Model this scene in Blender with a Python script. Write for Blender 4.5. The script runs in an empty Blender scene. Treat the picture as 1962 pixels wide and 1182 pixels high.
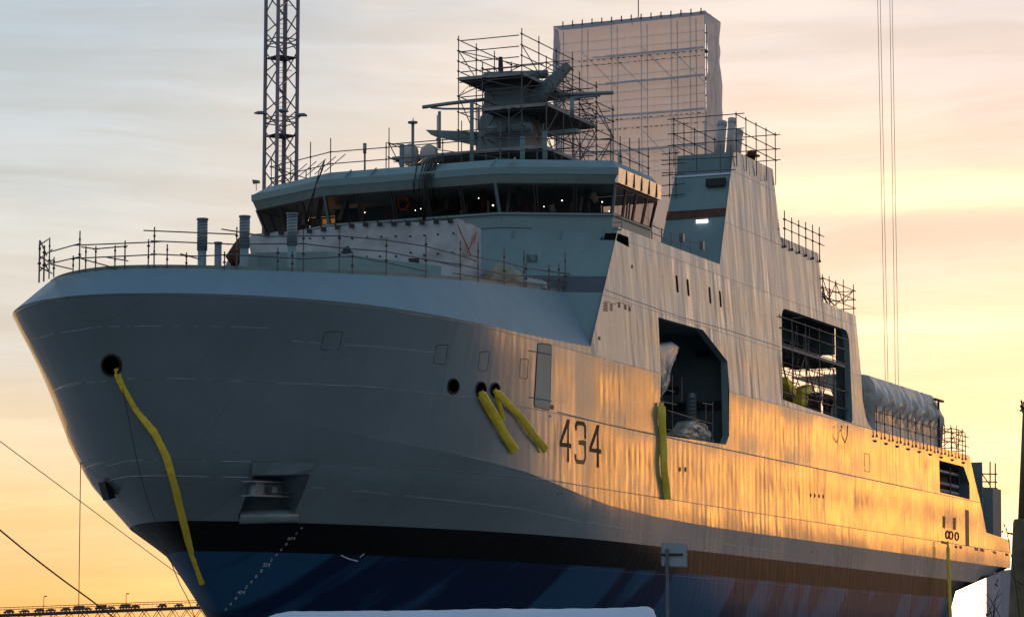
import bpy, bmesh, math, random
from mathutils import Vector, Matrix, noise
from mathutils.geometry import tessellate_polygon
random.seed(7)
sc = bpy.context.scene
COL = sc.collection
# ------------------------------------------------------------------ camera
F = 5600.0; CX, CY = 981.0, 591.0
TILT = math.atan(709 / 5600); AZ = math.radians(23.9)
CAM = (-88.0, -58.0, 0.0)
cd = bpy.data.cameras.new('camera'); cam = bpy.data.objects.new('camera', cd); COL.objects.link(cam)
cd.sensor_width = 36; cd.lens = 36 * F / 1962; cd.clip_start = 1; cd.clip_end = 20000
cam.location = CAM
dv = Vector((math.cos(AZ) * math.cos(TILT), math.sin(AZ) * math.cos(TILT), math.sin(TILT)))
cam.rotation_euler = dv.to_track_quat('-Z', 'Y').to_euler()
sc.camera = cam
# ------------------------------------------------------------------ light
SUN_AZ = math.radians(12.0)      # heading towards the sun, from +X towards +Y
SUN_EL = math.radians(2.2)
sv = Vector((math.cos(SUN_AZ) * math.cos(SUN_EL), math.sin(SUN_AZ) * math.cos(SUN_EL), math.sin(SUN_EL)))
sl = bpy.data.lights.new('sun', 'SUN'); sl.energy = 2.5; sl.angle = math.radians(0.5); sl.color = (1.0, 0.55, 0.26)
so = bpy.data.objects.new('sun', sl); COL.objects.link(so); so.rotation_euler = (-sv).to_track_quat('-Z', 'Y').to_euler()
so.location = (60, -60, 60)
sc.view_settings.view_transform = 'Standard'; sc.view_settings.look = 'None'
sc.view_settings.exposure = 0.0; sc.view_settings.gamma = 1.0

class NT:
    def __init__(s, nt): s.nt = nt; s.n = nt.nodes; s.l = nt.links
    def new(s, t, **k):
        n = s.n.new(t)
        for a, v in k.items(): setattr(n, a, v)
        return n
    def put(s, sock, v):
        if hasattr(v, 'is_linked') or isinstance(v, bpy.types.NodeSocket): s.l.new(v, sock)
        elif v is not None: sock.default_value = v
    def math(s, op, a, b=None, c=None, clamp=False):
        n = s.new('ShaderNodeMath', operation=op); n.use_clamp = clamp
        s.put(n.inputs[0], a); s.put(n.inputs[1], b); s.put(n.inputs[2], c); return n.outputs[0]
    def vec(s, x, y, z):
        n = s.new('ShaderNodeCombineXYZ'); s.put(n.inputs[0], x); s.put(n.inputs[1], y); s.put(n.inputs[2], z); return n.outputs[0]
    def sep(s, v):
        n = s.new('ShaderNodeSeparateXYZ'); s.put(n.inputs[0], v); return n.outputs
    def noise(s, v, scale=1, detail=3, rough=.55):
        n = s.new('ShaderNodeTexNoise'); s.put(n.inputs['Vector'], v); n.inputs['Scale'].default_value = scale
        n.inputs['Detail'].default_value = detail; n.inputs['Roughness'].default_value = rough; return n.outputs[0]
    def ramp(s, f, pts):
        n = s.new('ShaderNodeValToRGB'); s.put(n.inputs[0], f); e = n.color_ramp.elements
        while len(e) < len(pts): e.new(0.5)
        for i, (p, c) in enumerate(pts):
            e[i].position = p; c = c if not isinstance(c, (int, float)) else (c, c, c); e[i].color = (*c[:3], 1)
        return n.outputs[0]
    def mix(s, f, a, b, mode='MIX'):
        n = s.new('ShaderNodeMix', data_type='RGBA', blend_type=mode)
        s.put(n.inputs[0], f); a = (*a, 1) if isinstance(a, tuple) and len(a) == 3 else a; b = (*b, 1) if isinstance(b, tuple) and len(b) == 3 else b
        s.put(n.inputs[6], a); s.put(n.inputs[7], b); return n.outputs[2]
    def maprange(s, v, a, b, c=0, d=1, smooth=False):
        n = s.new('ShaderNodeMapRange'); n.interpolation_type = 'SMOOTHSTEP' if smooth else 'LINEAR'
        s.put(n.inputs[0], v); n.inputs[1].default_value = a; n.inputs[2].default_value = b
        n.inputs[3].default_value = c; n.inputs[4].default_value = d; return n.outputs[0]

# world: Nishita sky plus the sunset cloud deck (all directions on the sky sphere)
w = bpy.data.worlds.new('World'); sc.world = w; w.use_nodes = True
t = NT(w.node_tree); t.n.clear()
out = t.new('ShaderNodeOutputWorld'); add = t.new('ShaderNodeAddShader')
sky = t.new('ShaderNodeTexSky', sky_type='NISHITA'); sky.sun_disc = False; sky.sun_elevation = SUN_EL
sky.sun_rotation = math.pi / 2 - SUN_AZ; sky.air_density = 1.5; sky.dust_density = 1
b1 = t.new('ShaderNodeBackground'); t.l.new(sky.outputs[0], b1.inputs[0]); b1.inputs[1].default_value = 0.05
b2 = t.new('ShaderNodeBackground')
tc = t.new('ShaderNodeTexCoord').outputs['Generated']
dx, dy, dz = t.sep(tc)
hl = t.math('SQRT', t.math('ADD', t.math('MULTIPLY', dx, dx), t.math('MULTIPLY', dy, dy)))
hx = t.math('DIVIDE', dx, hl); hy = t.math('DIVIDE', dy, hl)
def towards(deg):
    a = math.radians(deg)
    return t.math('ADD', t.math('MULTIPLY', hx, math.cos(a)), t.math('MULTIPLY', hy, math.sin(a)))
def gauss(x0, s):   # gaussian of elevation (sin)
    q = t.math('DIVIDE', t.math('SUBTRACT', dz, x0), s)
    return t.math('EXPONENT', t.math('MULTIPLY', t.math('MULTIPLY', q, q), -1))
def blob(az, el, saz, sel):
    a = t.math('ARCCOSINE', t.math('MINIMUM', towards(az), 0.99999)); q = t.math('DIVIDE', a, math.radians(saz))
    g = t.math('EXPONENT', t.math('MULTIPLY', t.math('MULTIPLY', q, q), -1))
    return t.math('MULTIPLY', g, gauss(math.sin(math.radians(el)), math.radians(sel)))
wob = t.noise(t.vec(t.math('MULTIPLY', dx, 1.0), t.math('MULTIPLY', dy, 1.0), t.math('MULTIPLY', dz, 5.0)), 6, 4)
el = t.math('ADD', t.math('DIVIDE', dz, 0.25), t.math('MULTIPLY', t.math('SUBTRACT', wob, .5), .16))
left = t.ramp(el, [(0.0, (1.0, .55, .16)), (.13, (.95, .60, .25)), (.27, (.77, .66, .45)), (.42, (.63, .65, .61)),
                   (.60, (.59, .64, .65)), (.75, (.48, .58, .65)), (.95, (.38, .50, .62))])
right = t.ramp(el, [(0.0, (1.0, .76, .36)), (.2, (.98, .83, .54)), (.33, (.96, .84, .60)), (.43, (.86, .74, .58)),
                    (.54, (.78, .69, .60)), (.605, (.63, .59, .57)), (.72, (.80, .72, .65)), (.85, (.64, .64, .66)), (1, (.56, .61, .67))])
az = t.maprange(towards(4), .868, .985, 0, 1, True)
low = t.mix(az, left, right)
# soft broken clouds
wp = t.noise(t.vec(t.math('MULTIPLY', dx, 3), t.math('MULTIPLY', dy, 3), t.math('MULTIPLY', dz, 9)), 2.0, 3)
wz = t.math('ADD', dz, t.math('MULTIPLY', t.math('SUBTRACT', wp, .5), .025))
str1 = t.noise(t.vec(t.math('MULTIPLY', dx, 2.2), t.math('MULTIPLY', dy, 2.2), t.math('MULTIPLY', wz, 6.5)), 2.8, 8, .52)
str2 = t.noise(t.vec(t.math('MULTIPLY', dx, 3), t.math('MULTIPLY', dy, 3), t.math('MULTIPLY', wz, 40)), 2.0, 7, .6)
hi = t.maprange(dz, .06, .15, 0, 1, True)
pk = t.math('MULTIPLY', t.maprange(str1, .48, .66, 0, .5, True), hi)
low = t.mix(pk, low, t.mix(az, (.70, .68, .66), (.88, .78, .69)))
gr = t.math('MULTIPLY', t.maprange(str1, .48, .34, 0, .6, True), hi)
low = t.mix(gr, low, t.mix(az, (.44, .53, .60), (.58, .58, .59)))
sm = t.maprange(str2, .35, .68, .93, 1.08, True)
low = t.mix(1.0, low, t.vec(sm, t.math('POWER', sm, 1.15), t.math('POWER', sm, 1.4)), 'MULTIPLY')
# bright bands low in the sunward sky
band = t.math('ADD', t.math('MULTIPLY', gauss(.163, .006), t.maprange(str2, .33, .55, .6, 1.3, True)), t.math('MULTIPLY', gauss(.1165, .005), t.maprange(str2, .4, .6, .2, 1.1, True)))
band = t.math('ADD', band, t.math('MULTIPLY', gauss(.052, .010), .3))
band = t.math('MULTIPLY', band, t.maprange(towards(4), .945, .978, 0, 1, True))
low = t.mix(band, low, (1.35, 1.15, .72))
zen = t.mix(t.maprange(dz, .3, .9), (.30, .38, .46), (.15, .26, .40))
sunny = t.mix(t.maprange(dz, .2, .40, 0, 1, True), low, zen)
back = t.ramp(t.math('MAXIMUM', dz, 0), [(0, (.38, .42, .46)), (.15, (.34, .41, .47)), (.45, (.24, .34, .44)), (1, (.14, .26, .41))])
fr = t.maprange(towards(5), -.1, .80, 0, 1, True)
colr = t.mix(fr, back, sunny)
# the sunset glow continues outside the frame to the right: dim horizon, a gold bar of cloud, duller pink above
side = t.maprange(towards(-26), .80, .95, 0, 1, True)
pinks = t.ramp(t.math('DIVIDE', dz, .35), [(0, (.30, .20, .16)), (.10, (.42, .27, .18)), (.25, (.80, .50, .30)), (.5, (.85, .62, .50)), (1, (.60, .56, .60))])
pn = t.maprange(t.noise(t.vec(t.math('MULTIPLY', dx, 9), t.math('MULTIPLY', dy, 9), t.math('MULTIPLY', dz, 16)), 1.6, 4, .6), .36, .64, .45, 1.75, True)
pinks = t.mix(1.0, pinks, t.vec(pn, t.math('POWER', pn, .9), t.math('POWER', pn, .75)), 'MULTIPLY')
colr = t.mix(t.math('MULTIPLY', side, t.maprange(dz, .46, .24, 0, .9, True)), colr, pinks)
gold = t.math('MULTIPLY', t.math('ADD', blob(-16.2, 3.7, 4.3, 1.1), t.math('MULTIPLY', blob(-22, 4.6, 3.5, 1.0), .30)), t.maprange(t.noise(t.vec(t.math('MULTIPLY', dx, 8), t.math('MULTIPLY', dy, 8), t.math('MULTIPLY', dz, 30)), 2, 3), .3, .6, .55, 1.1, True))
colr = t.mix(t.math('MINIMUM', gold, 1.0), colr, (11, 4.0, .5))
colr = t.mix(t.math('MINIMUM', t.math('MULTIPLY', blob(14.6, 1.5, 1.0, .9), 2), 1.0), colr, (4.5, 3.6, 2.0))
colr = t.mix(t.maprange(dz, -.03, 0.0), (.05, .055, .06), colr)
t.l.new(colr, b2.inputs[0]); b2.inputs[1].default_value = .95
t.l.new(b1.outputs[0], add.inputs[0]); t.l.new(b2.outputs[0], add.inputs[1]); t.l.new(add.outputs[0], out.inputs[0])

# ------------------------------------------------------------------ pixel -> point helpers (camera model of the photograph)
def ray(px, py):
    r = (px - CX) / F; u = (CY - py) / F
    fh = math.cos(TILT) - u * math.sin(TILT); up = math.sin(TILT) + u * math.cos(TILT)
    return (fh * math.cos(AZ) + r * math.sin(AZ), fh * math.sin(AZ) - r * math.cos(AZ), up)
def P(px, py, X=None, Y=None, Z=None, D=None):
    d = ray(px, py)
    if X is not None: s = (X - CAM[0]) / d[0]
    elif Y is not None: s = (Y - CAM[1]) / d[1]
    elif Z is not None: s = (Z - CAM[2]) / d[2]
    else: s = D / math.hypot(d[0], d[1])
    return Vector([CAM[i] + s * d[i] for i in range(3)])
def interp(x, pts):
    if x <= pts[0][0]: return pts[0][1]
    for (a, b), (c, d) in zip(pts, pts[1:]):
        if x <= c: return b + (d - b) * (x - a) / (c - a)
    return pts[-1][1]

# ------------------------------------------------------------------ materials
def mat(name, color, rough=.5, metal=0.0, var=.12, vscale=1.5, bump=0.0, bscale=8, spec=.5, fn=None, emit=None, grime=0.0, coat=0.0):
    m = bpy.data.materials.new(name); m.use_nodes = True; t = NT(m.node_tree)
    p = m.node_tree.nodes['Principled BSDF']
    p.inputs['Roughness'].default_value = rough; p.inputs['Metallic'].default_value = metal
    p.inputs['Specular IOR Level'].default_value = spec; p.inputs['Coat Weight'].default_value = coat; p.inputs['Coat Roughness'].default_value = .13
    pos = t.new('ShaderNodeNewGeometry').outputs['Position']
    n = t.noise(pos, vscale, 5, .6)
    f = t.maprange(n, .3, .7, 1 - var, 1 + var)
    c = t.mix(1.0, (*color, 1), t.vec(f, f, f), 'MULTIPLY')
    if grime:
        x, y, z = t.sep(pos)
        g = t.noise(t.vec(t.math('MULTIPLY', x, 3), t.math('MULTIPLY', y, 3), t.math('MULTIPLY', z, .35)), 1, 5, .65)
        c = t.mix(t.maprange(g, .56, .76, 0, grime), c, (.10, .055, .03))
    if bump:
        b = t.new('ShaderNodeBump'); b.inputs['Distance'].default_value = bump
        t.put(b.inputs['Height'], t.noise(pos, bscale, 4)); t.l.new(b.outputs[0], p.inputs['Normal'])
    if fn: c = fn(t, p, pos, c) or c
    t.put(p.inputs['Base Color'], c)
    if emit:
        p.inputs['Emission Color'].default_value = (*emit[0], 1); p.inputs['Emission Strength'].default_value = emit[1]
    return m

def plating(dent=.012, frames=.004, z0=8.3, rowh=2.9, tint=.05, dscale=(.9, .28), width=6.0, pillow=0.0, tilt=.0):
    def fn(t, p, pos, c):
        x, y, z = t.sep(pos)
        br = t.new('ShaderNodeTexBrick'); br.offset = .37; br.offset_frequency = 2
        br.inputs['Scale'].default_value = 1; br.inputs['Mortar Size'].default_value = .02; br.inputs['Mortar Smooth'].default_value = .6
        br.inputs['Brick Width'].default_value = width; br.inputs['Row Height'].default_value = rowh
        br.inputs['Color1'].default_value = (1 - tint,) * 3 + (1,); br.inputs['Color2'].default_value = (1 + tint,) * 3 + (1,)
        br.inputs['Mortar'].default_value = (.86, .86, .86, 1)
        zz = t.math('SUBTRACT', z, z0)
        t.put(br.inputs['Vector'], t.vec(t.math('ADD', x, 1.3), zz, 0))
        c2 = t.mix(1, c, br.outputs[0], 'MULTIPLY')
        # per-plate warp amplitude
        cell = t.noise(t.vec(t.math('FLOOR', t.math('DIVIDE', x, 3.1)), t.math('FLOOR', t.math('DIVIDE', zz, rowh)), 0), 1.7, 0)
        amp = t.maprange(cell, .3, .7, .35, 1.3)
        d = t.noise(t.vec(t.math('MULTIPLY', x, dscale[0]), 0, t.math('MULTIPLY', z, dscale[1])), 1.6, 2, .45)
        fx = t.math('SINE', t.math('ADD', t.math('MULTIPLY', x, 2 * math.pi / .62), t.math('MULTIPLY', t.noise(t.vec(x, 0, t.math('MULTIPLY', z, .4)), .8, 1), 3)))
        h = t.math('ADD', t.math('MULTIPLY', t.math('MULTIPLY', d, amp), dent), t.math('MULTIPLY', t.math('MULTIPLY', fx, amp), frames * .5))
        pil = t.math('COSINE', t.math('MULTIPLY', t.math('ADD', zz, t.math('MULTIPLY', cell, .8)), 2 * math.pi / rowh))
        h = t.math('ADD', h, t.math('MULTIPLY', t.math('MULTIPLY', pil, amp), pillow))
        cw = t.new('ShaderNodeTexWhiteNoise'); t.put(cw.inputs[0], t.vec(t.math('FLOOR', t.math('DIVIDE', x, 2.35)), t.math('FLOOR', t.math('DIVIDE', zz, rowh)), 0)); wr, wg, wb = t.sep(cw.outputs['Color'])
        h = t.math('ADD', h, t.math('MULTIPLY', t.math('MULTIPLY', t.math('MODULO', t.math('ADD', x, 235), 2.35), t.math('SUBTRACT', wr, .5)), tilt))
        h = t.math('ADD', h, t.math('MULTIPLY', t.math('MULTIPLY', t.math('MODULO', t.math('ADD', zz, rowh * 20), rowh), t.math('SUBTRACT', wg, .5)), tilt * .8))
        h = t.math('ADD', h, t.math('MULTIPLY', br.outputs[1], .006))
        # fine horizontal longitudinals
        h = t.math('ADD', h, t.math('MULTIPLY', t.noise(t.vec(t.math('MULTIPLY', x, 9), 0, t.math('MULTIPLY', z, 9)), 1, 2), .0006))
        b = t.new('ShaderNodeBump'); b.inputs['Distance'].default_value = 1.0; t.put(b.inputs['Height'], h); t.l.new(b.outputs[0], p.inputs['Normal']); t.l.new(b.outputs[0], p.inputs['Coat Normal'])
        # rust weeps and salt
        s = t.noise(t.vec(t.math('MULTIPLY', x, 2.3), 0, t.math('MULTIPLY', z, .18)), 1.1, 5, .7)
        c2 = t.mix(t.maprange(s, .66, .80, 0, .13), c2, (.13, .085, .05))
        r = t.noise(pos, .9, 4); t.put(p.inputs['Roughness'], t.maprange(r, .3, .7, p.inputs['Roughness'].default_value - .05, p.inputs['Roughness'].default_value + .08))
        return c2
    return fn
M = {}
M['hull'] = mat('ship_grey_bow_shade', (.175, .22, .245), .28, var=.09, vscale=.35, spec=.5, fn=plating(.022, .003, tint=.10, pillow=.006, tilt=.035), coat=.6)  # one ship's grey; this copy lighter and bluer for the shaded bow
M['side'] = mat('ship_grey_side_darkened', (.125, .130, .135), .27, var=.08, vscale=.35, spec=.5, fn=plating(.024, .0032, tint=.09, pillow=.010, tilt=.030, dscale=(.9, .3)), coat=.8)  # same ship's grey, darkened so the gold reflection stands out
M['upper'] = mat('ship_grey_upper_cool', (.15, .168, .182), .25, var=.06, vscale=.35, spec=.6, fn=plating(.20, .001, dscale=(.55, .10), tint=.06, pillow=.012, tilt=.03), coat=1.0)  # same ship's grey, cooler tone for the sky light on the upper wall
M['chamfer'] = mat('ship_grey_skylit', (.185, .275, .345), .42, var=.05, vscale=.5, fn=plating(.010, .003, z0=3, rowh=30))  # same ship's grey, coloured paler and bluer for skylight on its upward face
M['weld'] = mat('weld_bead', (.38, .46, .50), .4)
M['black'] = mat('black_boot_topping', (.009, .008, .008), .32, spec=.13, var=.3, fn=plating(.02, .004, z0=2, rowh=20, tint=.1))
def bluefn(t, p, pos, c):
    c = plating(.02, .004, z0=-3, rowh=2.6, tint=.08)(t, p, pos, c)
    x, y, z = t.sep(pos)
    v = t.vec(t.math('ADD', t.math('MULTIPLY', x, .55), t.math('MULTIPLY', z, -.5)), 0, t.math('MULTIPLY', z, .22))
    n = t.noise(v, .55, 3, .5)
    return t.mix(t.maprange(n, .45, .53), (.004, .016, .06), (.018, .085, .185))
M['blue'] = mat('blue_antifouling', (.01, .06, .17), .34, spec=.25, var=.15, fn=bluefn)
M['teal'] = mat('blue_grey_primer', (.18, .265, .275), .5, var=.08, vscale=.8, grime=.18)
M['tealroof'] = mat('blue_grey_roof_paint', (.17, .265, .285), .45, var=.06)
M['greyband'] = mat('grey_band_paint', (.075, .085, .105), .5)
M['pale'] = mat('pale_primer', (.17, .22, .215), .55, var=.1)
M['dark'] = mat('dark_interior', (.022, .028, .032), .7)
M['void'] = mat('unlit_opening', (.008, .008, .009), .9, spec=.05)
M['bay'] = mat('bay_paint', (.12, .17, .195), .6, var=.15, grime=.3)
M['frame'] = mat('brown_window_frame', (.035, .022, .02), .5)
M['rust'] = mat('rusty_steel', (.10, .035, .02), .8, var=.4, vscale=3)
M['steel'] = mat('galvanised_scaffold_tube', (.105, .095, .105), .45, metal=.35, var=.3, vscale=3)
M['steelwarm'] = mat('weathered_scaffold_tube', (.15, .10, .085), .5, metal=.3, var=.3, vscale=3)
M['coupler'] = mat('scaffold_coupler', (.03, .022, .02), .6, metal=.3)
M['plank'] = mat('scaffold_plank', (.075, .062, .055), .8, var=.4, vscale=4)
M['boardedge'] = mat('board_edge', (.26, .24, .24), .7, var=.2)
M['curtain'] = mat('glowing_orange_curtain', (.55, .20, .03), .7, emit=((.9, .32, .05), .25))  # emission stands in for the light on the cloth
M['gloss'] = mat('bare_metal_liner', (.62, .58, .52), .18, metal=.9, var=.05, bump=.035, bscale=1.6)  # bare metal panel, made shiny to pick up the gold glow
M['snow'] = mat('snow', (.62, .66, .78), .8, var=.05, bump=.05, bscale=5)
M['cover'] = mat('white_tarpaulin', (.42, .41, .43), .6, var=.12, bump=.09, bscale=2.2)
M['covergrey'] = mat('grey_tarpaulin', (.44, .39, .36), .27, var=.1, bump=.05, bscale=2)
M['yellow'] = mat('yellow_hose_fabric', (.92, .66, .05), .42, var=.12, vscale=3, bump=.035, bscale=7)
M['duct'] = mat('galvanised_duct', (.20, .23, .26), .42, metal=.4, var=.1)
M['tower'] = mat('tower_steel', (.20, .155, .19), .5, metal=.3, var=.15)
M['rope'] = mat('mooring_rope', (.035, .025, .025), .8)
M['ink'] = mat('black_marking', (.012, .011, .011), .5)
M['inkrust'] = mat('unpainted_digit_outline', (.05, .022, .010), .7, var=.55, vscale=2.5)
M['white'] = mat('white_paint', (.75, .77, .8), .6)
M['orange'] = mat('orange_plastic', (.38, .06, .02), .5)
M['wood'] = mat('weathered_pole', (.12, .09, .05), .8, var=.4, vscale=2, bump=.03, bscale=3)
M['sign'] = mat('sign_back', (.25, .29, .34), .5, var=.08)
M['lamp'] = mat('lit_tube', (.9, .9, .9), .5, emit=((1, .95, .9), 6))
M['spot'] = mat('glow_speck', (.9, .9, .9), .5, emit=((1, .9, .8), 5))  # glow for interior lights and the specks added behind the windows
M['ground'] = mat('packed_yard_ground', (.17, .175, .18), .9, var=.3, vscale=.05)
M['bark'] = mat('dark_twig', (.03, .02, .015), .8)
M['leaf'] = mat('dead_leaf', (.09, .035, .015), .7)
M['carpaint'] = mat('car_paint', (.05, .05, .055), .35)
M['mastpaint'] = mat('mast_paint', (.13, .19, .20), .5, var=.1, grime=.2)
g = bpy.data.materials.new('tinted_glass'); g.use_nodes = True; t = NT(g.node_tree); t.n.clear()
o_ = t.new('ShaderNodeOutputMaterial'); gl = t.new('ShaderNodeBsdfGlossy'); gl.inputs['Roughness'].default_value = .04; gl.inputs[0].default_value = (.75, .75, .78, 1)
tr = t.new('ShaderNodeBsdfTransparent'); tr.inputs[0].default_value = (.95, .88, .80, 1); mx = t.new('ShaderNodeMixShader')
fz = t.new('ShaderNodeFresnel'); fz.inputs[0].default_value = 1.45
t.l.new(fz.outputs[0], mx.inputs[0]); t.l.new(tr.outputs[0], mx.inputs[1]); t.l.new(gl.outputs[0], mx.inputs[2]); t.l.new(mx.outputs[0], o_.inputs[0]); M['glass'] = g
def sheeting(name, dif, trl, transp, f1, f2):
    g = bpy.data.materials.new(name); g.use_nodes = True; t = NT(g.node_tree); t.n.clear()
    o_ = t.new('ShaderNodeOutputMaterial'); d = t.new('ShaderNodeBsdfPrincipled'); d.inputs['Base Color'].default_value = (*dif, 1); d.inputs['Roughness'].default_value = .45
    tl = t.new('ShaderNodeBsdfTranslucent'); tl.inputs[0].default_value = (*trl, 1); tp = t.new('ShaderNodeBsdfTransparent'); tp.inputs[0].default_value = (*transp, 1)
    pos = t.new('ShaderNodeNewGeometry').outputs['Position']; b = t.new('ShaderNodeBump'); b.inputs['Distance'].default_value = .25
    x, y, z = t.sep(pos); t.put(b.inputs['Height'], t.noise(t.vec(x, y, t.math('MULTIPLY', z, .5)), .9, 5, .6)); t.l.new(b.outputs[0], d.inputs['Normal'])
    a = t.new('ShaderNodeMixShader'); a.inputs[0].default_value = f1; c = t.new('ShaderNodeMixShader'); t.put(c.inputs[0], t.maprange(t.noise(pos, .35, 4), .35, .65, f2, f2 + .05))
    t.l.new(d.outputs[0], a.inputs[1]); t.l.new(tl.outputs[0], a.inputs[2]); t.l.new(a.outputs[0], c.inputs[1]); t.l.new(tp.outputs[0], c.inputs[2]); t.l.new(c.outputs[0], o_.inputs[0])
    return g
M['wrap'] = sheeting('translucent_sheeting', (.62, .60, .64), (.53, .55, .64), (.95, .84, .82), .5, .0)

# ------------------------------------------------------------------ mesh builder and things
class MB:
    def __init__(s): s.v = []; s.f = []; s.m = []; s.mi = 0
    def add(s, vs, fs, mi=None):
        n = len(s.v); s.v += [tuple(v) for v in vs]; s.f += [tuple(i + n for i in f) for f in fs]; s.m += [s.mi if mi is None else mi] * len(fs)
    def box(s, a, b, mi=None):
        x0, y0, z0 = [min(a[i], b[i]) for i in range(3)]; x1, y1, z1 = [max(a[i], b[i]) for i in range(3)]
        s.add([(x, y, z) for z in (z0, z1) for (x, y) in ((x0, y0), (x1, y0), (x1, y1), (x0, y1))],
              [(3, 2, 1, 0), (4, 5, 6, 7), (0, 1, 5, 4), (1, 2, 6, 5), (2, 3, 7, 6), (3, 0, 4, 7)], mi)
    def hexa(s, lo, hi, mi=None):   # two quads (4 pts each)
        s.add(list(lo) + list(hi), [(3, 2, 1, 0), (4, 5, 6, 7), (0, 1, 5, 4), (1, 2, 6, 5), (2, 3, 7, 6), (3, 0, 4, 7)], mi)
    def beam(s, a, b, w, h, mi=None, w2=None, h2=None):
        a = Vector(a); b = Vector(b); d = (b - a).normalized(); sd = d.cross(Vector((0, 0, 1)))
        if sd.length < 1e-3: sd = Vector((1, 0, 0))
        sd.normalize(); u = sd.cross(d); w2 = w2 or w; h2 = h2 or h
        s.hexa([a - sd * w / 2 - u * h / 2, a + sd * w / 2 - u * h / 2, a + sd * w / 2 + u * h / 2, a - sd * w / 2 + u * h / 2],
               [b - sd * w2 / 2 - u * h2 / 2, b + sd * w2 / 2 - u * h2 / 2, b + sd * w2 / 2 + u * h2 / 2, b - sd * w2 / 2 + u * h2 / 2], mi)
    def tube(s, pts, r, n=8, mi=None, r2=None, caps=True, flat=1.0):
        pts = [Vector(p) for p in pts]; rings = []; k = len(pts)
        for i, p in enumerate(pts):
            d = (pts[min(i + 1, k - 1)] - pts[max(i - 1, 0)]).normalized()
            a = d.cross(Vector((0, 0, 1)));
            if a.length < .05: a = d.cross(Vector((0, 1, 0)))
            a.normalize(); b = d.cross(a)
            rr = (r[i] if isinstance(r, (list, tuple)) else (r if r2 is None else r + (r2 - r) * i / (k - 1)))
            rings.append([p + a * math.cos(2 * math.pi * j / n) * rr + b * math.sin(2 * math.pi * j / n) * rr * flat for j in range(n)])
        fs = [(i * n + j, i * n + (j + 1) % n, (i + 1) * n + (j + 1) % n, (i + 1) * n + j) for i in range(k - 1) for j in range(n)]
        if caps: fs += [tuple(range(n))[::-1], tuple(range((k - 1) * n, k * n))]
        s.add([q for r_ in rings for q in r_], fs, mi)
    def quad(s, *p, mi=None): s.add(p, [tuple(range(len(p)))], mi)
    def poly(s, pts3, mi=None):
        tr = tessellate_polygon([[Vector(p) for p in pts3]]); s.add(pts3, [tuple(t_) for t_ in tr], mi)
    def grid(s, rows, mi=None, close=False):
        n = len(rows[0]); base = [q for r_ in rows for q in r_]
        s.add(base, [(i * n + j, i * n + (j + 1) % n, (i + 1) * n + (j + 1) % n, (i + 1) * n + j) for i in range(len(rows) - 1) for j in range(n if close else n - 1)], mi)
    def build(s, name, mats, parent=None, smooth=False, kind=None):
        me = bpy.data.meshes.new(name); off = parent.loc if parent else Vector((0, 0, 0))
        me.from_pydata([tuple(Vector(v) - off) for v in s.v], [], s.f)
        mats = mats if isinstance(mats, (list, tuple)) else [mats]
        for m_ in mats: me.materials.append(M[m_] if isinstance(m_, str) else m_)
        me.polygons.foreach_set('material_index', s.m); me.polygons.foreach_set('use_smooth', [smooth] * len(s.f)); me.update()
        o = bpy.data.objects.new(name, me); COL.objects.link(o)
        if parent: o.parent = parent.o
        if kind: o['kind'] = kind
        return o
class Thing:
    def __init__(s, name, label, cat, loc=(0, 0, 0), group=None):
        s.o = bpy.data.objects.new(name, None); s.o.empty_display_size = .5; COL.objects.link(s.o); s.o.location = loc; s.loc = Vector(loc)
        s.o['label'] = label; s.o['category'] = cat; s.cnt = {}; s.over = {}
        if group: s.o['group'] = group
class Sub:   # lets MB.build parent under a part
    def __init__(s, obj, loc): s.o = obj; s.loc = loc
def tagobj(o, label, cat, group=None):
    o['label'] = label; o['category'] = cat
    if group: o['group'] = group
    return o
def single(mb, name, mats, label, cat, loc, group=None, smooth=False):
    class L: pass
    l = L(); l.loc = Vector(loc); me = None
    off = l.loc
    mb.v = [tuple(Vector(v) - off) for v in mb.v]
    o = mb.build(name, mats, None, smooth); o.location = loc
    return tagobj(o, label, cat, group)
_unit = {}
def unit_tube(mt, n=7):
    if (mt, n) not in _unit:
        b = MB(); b.tube([(0, 0, -.5), (0, 0, .5)], 1, n); me = bpy.data.meshes.new('tube_' + mt)
        me.from_pydata(b.v, [], b.f); me.materials.append(M[mt])
        me.polygons.foreach_set('use_smooth', [len(f) == 4 for f in b.f]); _unit[(mt, n)] = me
    return _unit[(mt, n)]
def rod(th, name, a, b, r=.027, mt='steel'):
    """one scaffold tube, its own child object; past 100 of a name it is collected"""
    a = Vector(a); b = Vector(b); k = th.cnt.get(name, 0)
    if k >= 99:
        th.over.setdefault((name, mt), MB()).tube([a, b], r, 6); return
    th.cnt[name] = k + 1
    o = bpy.data.objects.new(name, unit_tube(mt)); COL.objects.link(o); o.parent = th.o
    d = b - a; q = Vector((0, 0, 1)).rotation_difference(d)
    o.matrix_local = Matrix.LocRotScale((a + b) / 2 - th.loc, q, Vector((r, r, d.length)))
    return o
def finish(th):
    for (name, mt), mb in th.over.items(): mb.build(name, mt, th, True, kind='stuff')
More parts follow.
